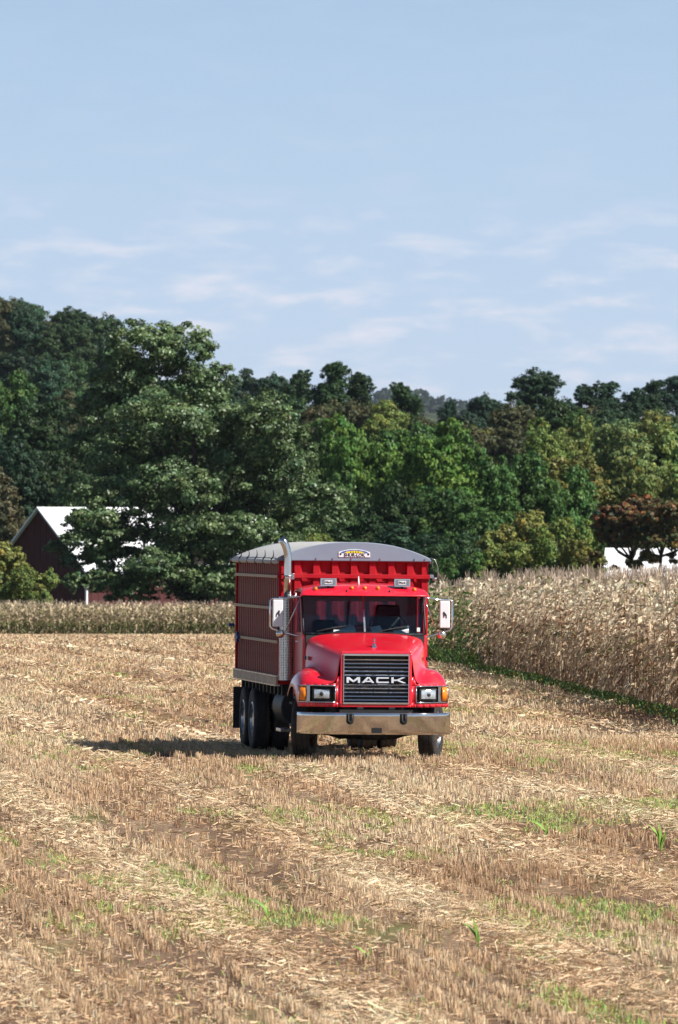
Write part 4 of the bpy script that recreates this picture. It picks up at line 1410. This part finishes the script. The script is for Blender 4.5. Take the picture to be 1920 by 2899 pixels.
KIND = {'round': [0, 1, 2], 'tall': [3, 4], 'edge': [5, 6, 7], 'shrub': [8, 9]}
PAL = {
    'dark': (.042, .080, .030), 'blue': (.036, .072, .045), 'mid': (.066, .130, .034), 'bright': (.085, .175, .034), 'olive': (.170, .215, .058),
    'yellow': (.185, .190, .050), 'rust': (.17, .09, .045), 'brown': (.088, .092, .042), 'deep': (.032, .066, .034), 'pale': (.17, .225, .08)}
tr_i = 0
def tree(px, top, wpx, d, color, kind, label, group=None, name='tree', cat='tree', base=None, depth=1.0):
    global tr_i
    tr_i += 1
    X = (px - 960) / F * d
    zb_ = float(H(X, d)) if base is None else base
    zt_ = CAM_Z + (HORIZON - top) / F * d
    h = max(1.0, zt_ - zb_)
    w = wpx / F * d
    ks = KIND[kind]
    me, tme = SHAPES[ks[tr_i % len(ks)]]
    root = empty(name, (X, d, zb_))
    root.rotation_euler = (0, 0, (tr_i * 2.399) % 6.283)
    tag(root, label, cat, group)
    w *= 1.22
    hc = min(h * .97, w * (1.05 if kind != 'edge' else 1.3))
    c = link('crown', me, root, (0, 0, h - hc)); c.scale = (w, w * depth, hc)
    r = random.Random(tr_i * 13)
    f = r.uniform(.85, 1.18)
    c.color = tuple(q * f * r.uniform(.93, 1.07) for q in PAL[color]) + (1,)
    t_ = link('trunk', tme, root); t_.scale = (w, w, h)
    return root

# the big maple in front of the barn
DM = 480.0
def L_(px, py, rx, ry, dy=0.0, ryd=None):
    s = DM / F
    return ((px - 560) * s, dy, CAM_Z + (HORIZON - py) * s - float(H(-9.6, DM)), rx * s, (ryd or rx) * s, ry * s)
r_ = random.Random(5)
ml = [(400, 985, 105, 80), (515, 1000, 90, 85), (345, 1080, 100, 95), (470, 1090, 120, 95), (590, 1095, 90, 85), (300, 1180, 105, 80), (440, 1200, 130, 95), (600, 1200, 105, 95), (250, 1275, 80, 65),
      (360, 1310, 120, 80), (520, 1310, 130, 95), (760, 1195, 85, 90), (690, 1270, 95, 95), (810, 1290, 80, 95), (660, 1370, 130, 95), (800, 1400, 100, 90), (905, 1420, 75, 60), (250, 1405, 85, 50),
      (370, 1430, 110, 75), (520, 1440, 130, 85), (850, 1480, 80, 60), (300, 1490, 80, 50), (215, 1590, 45, 35), (165, 1555, 35, 25), (335, 1590, 75, 55), (380, 1685, 70, 40), (940, 1470, 60, 45), (700, 1480, 120, 85), (330, 1520, 60, 45), (440, 1540, 95, 75), (570, 1560, 110, 85), (620, 1620, 110, 80), (500, 1640, 110, 70), (680, 1570, 80, 60), (400, 1640, 60, 50), (560, 1690, 120, 45)]
lob = [L_(a, b_, c * 1.02, d * 1.04, r_.uniform(-3.6, 3.6)) for a, b_, c, d in ml]
for (a, b_, c, d) in [(470, 1370, 95, 70), (560, 1400, 95, 70), (540, 1510, 110, 75), (450, 1610, 100, 65), (610, 1650, 100, 55), (500, 1560, 90, 60), (350, 1660, 80, 45), (290, 1640, 45, 40), (265, 1500, 75, 45), (300, 1570, 60, 45), (225, 1650, 40, 40), (275, 1465, 70, 35), (232, 1475, 45, 32), (215, 1530, 40, 28), (240, 1530, 55, 35), (320, 1525, 60, 40), (700, 1510, 90, 60), (790, 1540, 80, 45), (690, 1660, 70, 45), (640, 1540, 90, 60)]:
    lob.append(L_(a, b_, c, d, -r_.uniform(3.5, 6.0)))
Qm, Cm = crown_quads(11, lob, 195000, .20, inner=.10, clump_k=44, hue=.07, pale=.13)
maple = empty('maple_tree', (-9.6, DM, float(H(-9.6, DM))))
tag(maple, 'huge spreading dark green tree with pale leaf tips in front of the red barn', 'tree')
o = link('crown', quads_mesh('crown', Qm, Cm, M['leafgloss']), maple)
o.color = (.092, .145, .056, 1)
trunk_mb(17, .55, lob, 3, n_limb=22, fork=.14).build('trunk', M['bark'], maple, smooth=True)

HG, HL = 'trees on the wooded hill', 'dark bluish tree among others on the distant wooded hill at left'
rr_ = random.Random(3)
for rowk, (d, n_) in enumerate([(1150, 8), (1230, 9), (1310, 9), (1390, 9), (1460, 8)]):
    for i in range(n_):
        px = -70 + i * 85 + rr_.uniform(-25, 25) + (rowk % 2) * 40
        X = (px - 960) / F * d
        g = float(H(X, d))
        hgt = rr_.uniform(10, 14.5)
        top = HORIZON - (g + hgt - CAM_Z) / d * F
        lim = 832 + max(0, px) * .17
        top = max(top, lim)
        if px > 330: top = max(top, 1075)
        tree(px, top, rr_.uniform(120, 175), d, rr_.choice(['blue', 'deep', 'deep', 'blue', 'dark', 'dark', 'brown']), 'round', HL, HG)
for px in (-30, 42, 120):
    tree(px, 985 + abs(px - 42) * .2, 150, 1090, 'deep', 'round', HL, HG)
# wood behind the barn at left
for (px, top, w, d, c, k, lab) in [
        (20, 1040, 190, 700, 'mid', 'edge', 'olive green tree rising at the left edge above the barn'),
        (120, 1120, 200, 690, 'dark', 'edge', 'dark tree behind the barn, second from the left edge'),
        (215, 1100, 170, 720, 'brown', 'edge', 'brownish tree between the wooded hill and the huge tree'),
        (290, 1150, 180, 690, 'dark', 'edge', 'dark tree half hidden by the left side of the huge tree'),
        (-60, 1130, 200, 680, 'deep', 'edge', 'dark tree cut by the left edge above the barn'),
        (60, 1230, 220, 640, 'deep', 'edge', 'dark green tree standing right behind the barn gable'),
        (170, 1270, 200, 640, 'dark', 'edge', 'dark tree above the barn ridge'),
        (-20, 1310, 200, 610, 'brown', 'edge', 'dull brown green tree at the left edge beside the barn'),
        (350, 1240, 200, 650, 'deep', 'edge', 'deep green tree behind the crown of the huge tree')]:
    tree(px, top, w, d, c, k, lab)
tree(-10, 1530, 250, 452, 'yellow', 'shrub', 'yellow green bush at the left edge before the barn', name='bush', cat='bush')
tree(75, 1595, 150, 450, 'olive', 'shrub', 'low green bush to the right of the yellow bush by the barn', name='bush', cat='bush')

# bright wood edge behind the truck
for (px, top, w, d, c, k, lab) in [
        (880, 1180, 260, 600, 'mid', 'edge', 'green tree touching the right side of the huge tree'),
        (1010, 1165, 270, 590, 'bright', 'edge', 'bright green tree with domed top above the truck exhaust'),
        (1140, 1200, 230, 600, 'mid', 'edge', 'mid green tree behind the centre of the truck box'),
        (1240, 1180, 280, 585, 'bright', 'edge', 'bright green domed tree above the right side of the truck'),
        (1370, 1250, 240, 590, 'mid', 'edge', 'green tree sloping down right of the bright domed tree'),
        (1480, 1270, 240, 600, 'mid', 'edge', 'green tree between the bright domed tree and the olive trees'),
        (960, 1330, 220, 560, 'mid', 'edge', 'lower green tree just above the tarpaulin'),
        (1100, 1360, 250, 555, 'dark', 'edge', 'lower dark green tree above the maker plate of the truck box'),
        (1230, 1370, 250, 555, 'mid', 'edge', 'lower green tree behind the right corner of the truck box'),
        (1360, 1400, 250, 550, 'mid', 'edge', 'lower green tree over the left end of the tall corn'),
        (1590, 1310, 240, 600, 'mid', 'edge', 'green tree left of the reddish trees'),
        (1000, 1450, 240, 548, 'dark', 'edge', 'dark undergrowth tree directly behind the truck tarpaulin'),
        (1160, 1480, 260, 545, 'deep', 'edge', 'dark shaded tree low behind the truck box'),
        (1290, 1500, 220, 540, 'dark', 'edge', 'dark shaded tree low behind the tall corn'),
        (900, 1500, 160, 540, 'olive', 'edge', 'olive sapling between the huge tree and the truck')]:
    tree(px, top, w, d, c, k, lab)
# olive and yellowing trees on the right
for (px, top, w, d, c, k, lab) in [
        (1540, 1180, 200, 640, 'olive', 'edge', 'olive tree behind the bright green trees at right'),
        (1650, 1175, 210, 650, 'olive', 'edge', 'olive tree below the dark skyline trees at right'),
        (1760, 1185, 220, 640, 'pale', 'edge', 'pale olive tree below the right skyline'),
        (1870, 1190, 220, 650, 'olive', 'edge', 'olive tree near the right edge below the skyline'),
        (1960, 1200, 200, 650, 'mid', 'edge', 'green tree cut by the right edge below the skyline'),
        (1620, 1280, 220, 615, 'yellow', 'edge', 'yellowing tree in the middle of the right-hand wood'),
        (1730, 1290, 220, 620, 'olive', 'edge', 'olive tree above the reddish tree'),
        (1840, 1285, 220, 615, 'olive', 'edge', 'olive tree above the white roof at right'),
        (1940, 1300, 200, 610, 'olive', 'edge', 'olive tree cut by the right edge above the white roof'),
        (1470, 1440, 220, 520, 'yellow', 'shrub', 'yellow green bushy tree over the tall corn'),
        (1580, 1460, 200, 515, 'olive', 'shrub', 'olive bushy tree over the tall corn'),
        (1390, 1530, 200, 512, 'olive', 'shrub', 'low olive bush over the left end of the tall corn'),
        (1300, 1560, 150, 510, 'mid', 'shrub', 'low green bush peeping over the corn beside the truck'),
        (1640, 1520, 160, 505, 'yellow', 'shrub', 'low yellowing bush next to the reddish tree')]:
    tree(px, top, w, d, c, k, lab)

# reddish trees at the right, crowns held above the white roof on visible stems
def red_tree(px, top, bot, w, d, lab, seed, lean=0.0, col=(.13, .115, .05)):
    s = d / F
    X = (px - 960) * s
    zb_ = float(H(X, d))
    zc = CAM_Z + (HORIZON - (top + bot) / 2) * s - zb_
    hh_ = (bot - top) / 2 * s
    ww_ = w / 2 * s
    r = random.Random(seed)
    L = [(0, 0, zc, ww_ * .6, ww_ * .6, hh_ * .6)]
    for i in range(14):
        a = r.uniform(0, 6.28); e_ = r.uniform(-.75, .75)
        L.append((ww_ * .68 * math.cos(a), ww_ * .68 * math.sin(a), zc + hh_ * e_ * .9, ww_ * .32, ww_ * .32, hh_ * .3))
    for i in range(12):
        L.append((r.uniform(-1.05, .8) * ww_, r.uniform(-.6, .6) * ww_, zc - hh_ * r.uniform(.85, 1.25), ww_ * r.uniform(.10, .16), ww_ * .14, hh_ * r.uniform(.07, .13)))
    Q, C = crown_quads(seed, L, 16000, .24, inner=.2, clump_k=16, hue=.22)
    rs = np.random.default_rng(seed)
    hi = np.clip((Q[:, 0, 2] - zc) / hh_ * .5 + .5, 0, 1)
    red = (rs.random(len(Q)) < .12 + .45 * hi)[:, None]
    C = np.where(red, C * np.array([1.5, .72, .9]), C)
    root = empty('red_leaved_tree', (X, d, zb_))
    tag(root, lab, 'tree')
    o = link('crown', quads_mesh('crown', Q, C, M['leaf']), root); o.color = col + (1,)
    mb = MB()
    base = Vector((lean, 0, -.1)); fork = Vector((lean * .35, 0, zc - hh_ * 1.0))
    mb.tube([base, base.lerp(fork, .5) + Vector((.1, 0, 0)), fork], [.16, .13, .11], 7)
    for q in L[1:9]:
        e_ = Vector(q[:3]); mid = fork.lerp(e_, .5) + Vector((0, 0, -.3))
        mb.tube([fork, mid, e_], [.09, .06, .015], 5)
    mb.build('trunk', M['bark'], root, smooth=True)
red_tree(1770, 1385, 1585, 210, 488, 'red and green leaved tree before the white roof', 41, 1.3)
red_tree(1885, 1375, 1575, 240, 484, 'larger red tinged tree with leaning stem at the right edge', 42, -.9, (.115, .12, .048))

# skyline trees
for (px, top, w, d, c, k, lab) in [
        (705, 1040, 60, 1000, 'blue', 'tall', 'small pointed bluish tree on the skyline right of the huge tree'),
        (765, 1050, 100, 1000, 'blue', 'round', 'hazy bluish tree on the skyline beside the pointed one'),
        (650, 1080, 100, 1000, 'blue', 'round', 'hazy tree just showing right of the huge tree top'),
        (835, 1045, 110, 860, 'dark', 'tall', 'dark skyline tree left of the tallest centre tree'),
        (935, 1020, 140, 850, 'dark', 'tall', 'tallest dark tree of the centre skyline group'),
        (1015, 1052, 90, 860, 'dark', 'tall', 'thin topped tree at the right of the centre skyline group'),
        (1085, 1130, 130, 840, 'brown', 'round', 'low brownish tree between the centre skyline trees'),
        (1150, 1080, 105, 850, 'dark', 'tall', 'lone dark skyline tree above the truck exhaust'),
        (820, 1120, 170, 800, 'dark', 'round', 'dark tree under the centre skyline group, left part'),
        (960, 1130, 180, 790, 'brown', 'round', 'brownish tree under the centre skyline group'),
        (1210, 1170, 140, 820, 'brown', 'round', 'brownish tree right of the lone skyline tree'),
        (1268, 1130, 65, 950, 'blue', 'tall', 'small hazy skyline tree left of the gap'),
        (1330, 1158, 110, 900, 'blue', 'round', 'low hazy tree in the skyline gap'),
        (1378, 1108, 110, 930, 'blue', 'round', 'rounded hazy tree in the skyline gap'),
        (1450, 1140, 150, 860, 'deep', 'round', 'dark tree at the left foot of the big skyline tree'),
        (1525, 1038, 170, 840, 'deep', 'round', 'big dark round tree standing highest on the right skyline'),
        (1590, 1120, 130, 850, 'deep', 'round', 'dark tree at the right foot of the big skyline tree'),
        (1662, 1085, 80, 850, 'deep', 'tall', 'feathery skyline tree right of the big one'),
        (1722, 1075, 110, 850, 'deep', 'tall', 'feathery dark tree in the middle of the right skyline'),
        (1790, 1095, 110, 850, 'deep', 'tall', 'dark feathery tree further right on the skyline'),
        (1845, 1072, 95, 860, 'deep', 'tall', 'tall thin tree near the right end of the skyline'),
        (1915, 1052, 110, 870, 'blue', 'round', 'rounded tree on the skyline at the right edge'),
        (1700, 1140, 180, 780, 'deep', 'round', 'dark tree below the feathery skyline trees'),
        (1850, 1150, 190, 780, 'dark', 'round', 'dark tree low on the skyline near the right edge'),
        (1620, 1150, 150, 760, 'mid', 'round', 'green tree below the big skyline tree'),
        (1320, 1190, 170, 740, 'brown', 'round', 'brownish red tree behind the bright domed trees'),
        (1430, 1200, 170, 720, 'brown', 'round', 'brown tinged tree left of the olive trees')]:
    tree(px, top, w, d, c, k, lab)
r2_ = random.Random(77)
for i in range(16):
    fx_ = 700 + i * 82 + r2_.uniform(-20, 20)
    tree(fx_, r2_.uniform(1118, 1165) + (45 if 1160 < fx_ < 1430 else 0), r2_.uniform(150, 200), r2_.uniform(760, 830), r2_.choice(['dark', 'mid', 'dark', 'brown', 'olive']), 'round',
         'dull green tree closing the wood just below the skyline trees', 'low trees below the skyline')
# far wood on the horizon hills: one mass
r = np.random.default_rng(9)
Xf = np.linspace(-150, 420, 90) + r.uniform(-2, 2, 90)
Ps, Cs = [], []
for x in Xf:
    for d in (7500, 7750, 8000):
        L = [(0, 0, 6, 5, 5, 6), (3, 0, 4, 4, 4, 4), (-3, 0, 5, 4, 4, 4)]
        Q, C = crown_quads(int(r.integers(1e6)), L, 90, 3.0, inner=.3, clump_k=6)
        xx = x * d / 8000
        Q = Q * r.uniform(1.1, 1.9) + np.array([xx, d + r.uniform(-20, 20), float(H(xx, d))])
        Ps.append(Q); Cs.append(C)
o = link('distant_woods', quads_mesh('distant_woods', np.concatenate(Ps), np.concatenate(Cs), M['leaf']))
o.color = (.03, .055, .03, 1)
tag(o, 'hazy blue woods on the far hills in the skyline gap', 'woods', kind='stuff')

# ------------------------------------------------------------------ farm buildings
def barn():
    d = 522.0
    X0 = (245 - 960) / F * d
    zb_ = float(H(X0, d)) + .3
    PHI = R(39)
    root = empty('red_barn', (X0, d, zb_))
    root.rotation_euler = (0, 0, -PHI)      # local -x runs along the gable to the left, local +y along the barn
    W, Ln, E, AP = 9.0, 25.0, 3.25, 7.75
    tag(root, 'red barn with white roof behind the huge tree', 'barn')
    # gable boards
    nb = 30
    for i in range(nb):
        x0, x1 = -W + W * i / nb, -W + W * (i + 1) / nb - .02
        def hz(x): return E + (AP - E) * (1 - abs(x + W / 2) / (W / 2)) - .05
        off = .0 if i % 2 else .015
        MB().prism([(x0, 0), (x1, 0), (x1, hz(x1)), (x0, hz(x0))], -.03 - off, .02).build('board', M['barnred'], root)
    MB().prism([(-W, 0), (0, 0), (0, E), (-W / 2, AP - .06), (-W, E)], .021, .06).build('gable_frame', M['barnred'], root)
    nb = 60
    bm_ = MB().box(-.02, .03, .0, Ln / nb - .02, 0, E).mesh('board', M['barnred'])
    for i in range(nb):
        link('board', bm_, root, (0 + (.012 if i % 2 else 0), i * Ln / nb + .07, 0))
    MB().box(-.06, -.022, .07, Ln, 0, E).box(-W, -W + .04, .07, Ln, 0, E).box(-W, 0, Ln, Ln + .05, 0, E).build('inner_wall', M['barnred'], root)
    MB().box(-.06, .09, -.10, .065, 0, E).build('corner_trim', M['barnwhite'], root)
    # roof: two slopes with standing seams, overhanging
    for s in (-1, 1):
        k = (AP - E) / (W / 2)
        ov = .45
        xa, za = -W / 2, AP + .08
        xe, ze = -W / 2 + s * (W / 2 + ov), E + .08 - k * ov
        rf = MB().hexa([(xe, -.4, ze - .06), (xa, -.4, za - .06), (xa, Ln + .4, za - .06), (xe, Ln + .4, ze - .06), (xe, -.4, ze), (xa, -.4, za), (xa, Ln + .4, za), (xe, Ln + .4, ze)])
        ro = rf.build('roof', M['roofwhite'], root)
        sm = MB().tube([(xe, 0, ze + .015), (xa, 0, za + .015)], .03, 4).mesh('seam', M['roofwhite'])
        for i in range(42): link('seam', sm, ro, (0, -.3 + i * .61, 0))
        MB().hexa([(xe, -.45, ze - .16), (xa, -.45, za - .16), (xa, -.405, za - .16), (xe, -.405, ze - .16), (xe, -.45, ze + .01), (xa, -.45, za + .01), (xa, -.405, za + .01), (xe, -.405, ze + .01)]).build('barge_board', M['barnwhite'], root)
barn()

def shed():
    d = 530.0
    X0 = (1715 - 960) / F * d
    root = empty('white_shed', (X0, d, -2.5))
    root.rotation_euler = (0, 0, R(-6))
    tag(root, 'low white roofed farm shed behind the reddish trees at right', 'shed')
    Ln, Dp, E, AP = 11.0, 8.0, 2.3, 4.75
    MB().box(0, Ln, 0, .08, 0, E).box(0, .08, .08, Dp, 0, E).box(Ln - .08, Ln, .08, Dp, 0, E).box(.08, Ln - .08, Dp - .08, Dp, 0, E).build('wall', M['barnwhite'], root)
    MB().add([(0, .02, E), (0, Dp, E), (0, Dp / 2, AP - .05), (.06, .02, E), (.06, Dp, E), (.06, Dp / 2, AP - .05)], [(0, 2, 1), (3, 4, 5), (0, 3, 5, 2), (1, 2, 5, 4)]).build('gable', M['barnwhite'], root)
    for s in (0, 1):
        y0, y1 = (-.35, Dp / 2) if s == 0 else (Dp + .35, Dp / 2)
        k = (AP - E) / (Dp / 2)
        ze = E - .35 * k
        ro = MB().hexa([(-.3, y0, ze), (Ln + .3, y0, ze), (Ln + .3, y1, AP), (-.3, y1, AP), (-.3, y0, ze + .07), (Ln + .3, y0, ze + .07), (Ln + .3, y1, AP + .07), (-.3, y1, AP + .07)]).build('roof', M['roofwhite'], root)
        sm = MB().tube([(0, y0, ze + .085), (0, y1, AP + .085)], .03, 4).mesh('seam', M['roofwhite'])
        for i in range(18): link('seam', sm, ro, (.05 + i * .62, 0, 0))
shed()

# ------------------------------------------------------------------ haze
HAZE = 0.00002
m = bpy.data.materials.new('haze_air'); m.use_nodes = True
n, l = m.node_tree.nodes, m.node_tree.links
n.clear()
pv = n.new('ShaderNodeVolumePrincipled')
pv.inputs['Color'].default_value = (0.75, 0.86, 1.0, 1)
pv.inputs['Density'].default_value = HAZE
pv.inputs['Anisotropy'].default_value = 0.1
mo = n.new('ShaderNodeOutputMaterial')
l.new(pv.outputs[0], mo.inputs['Volume'])
hz_o = MB().box(-8000, 8000, -60, 12100, -6, 175).build('haze', m)
tag(hz_o, 'thin bluish haze over the far woods and hills', 'haze', kind='stuff')
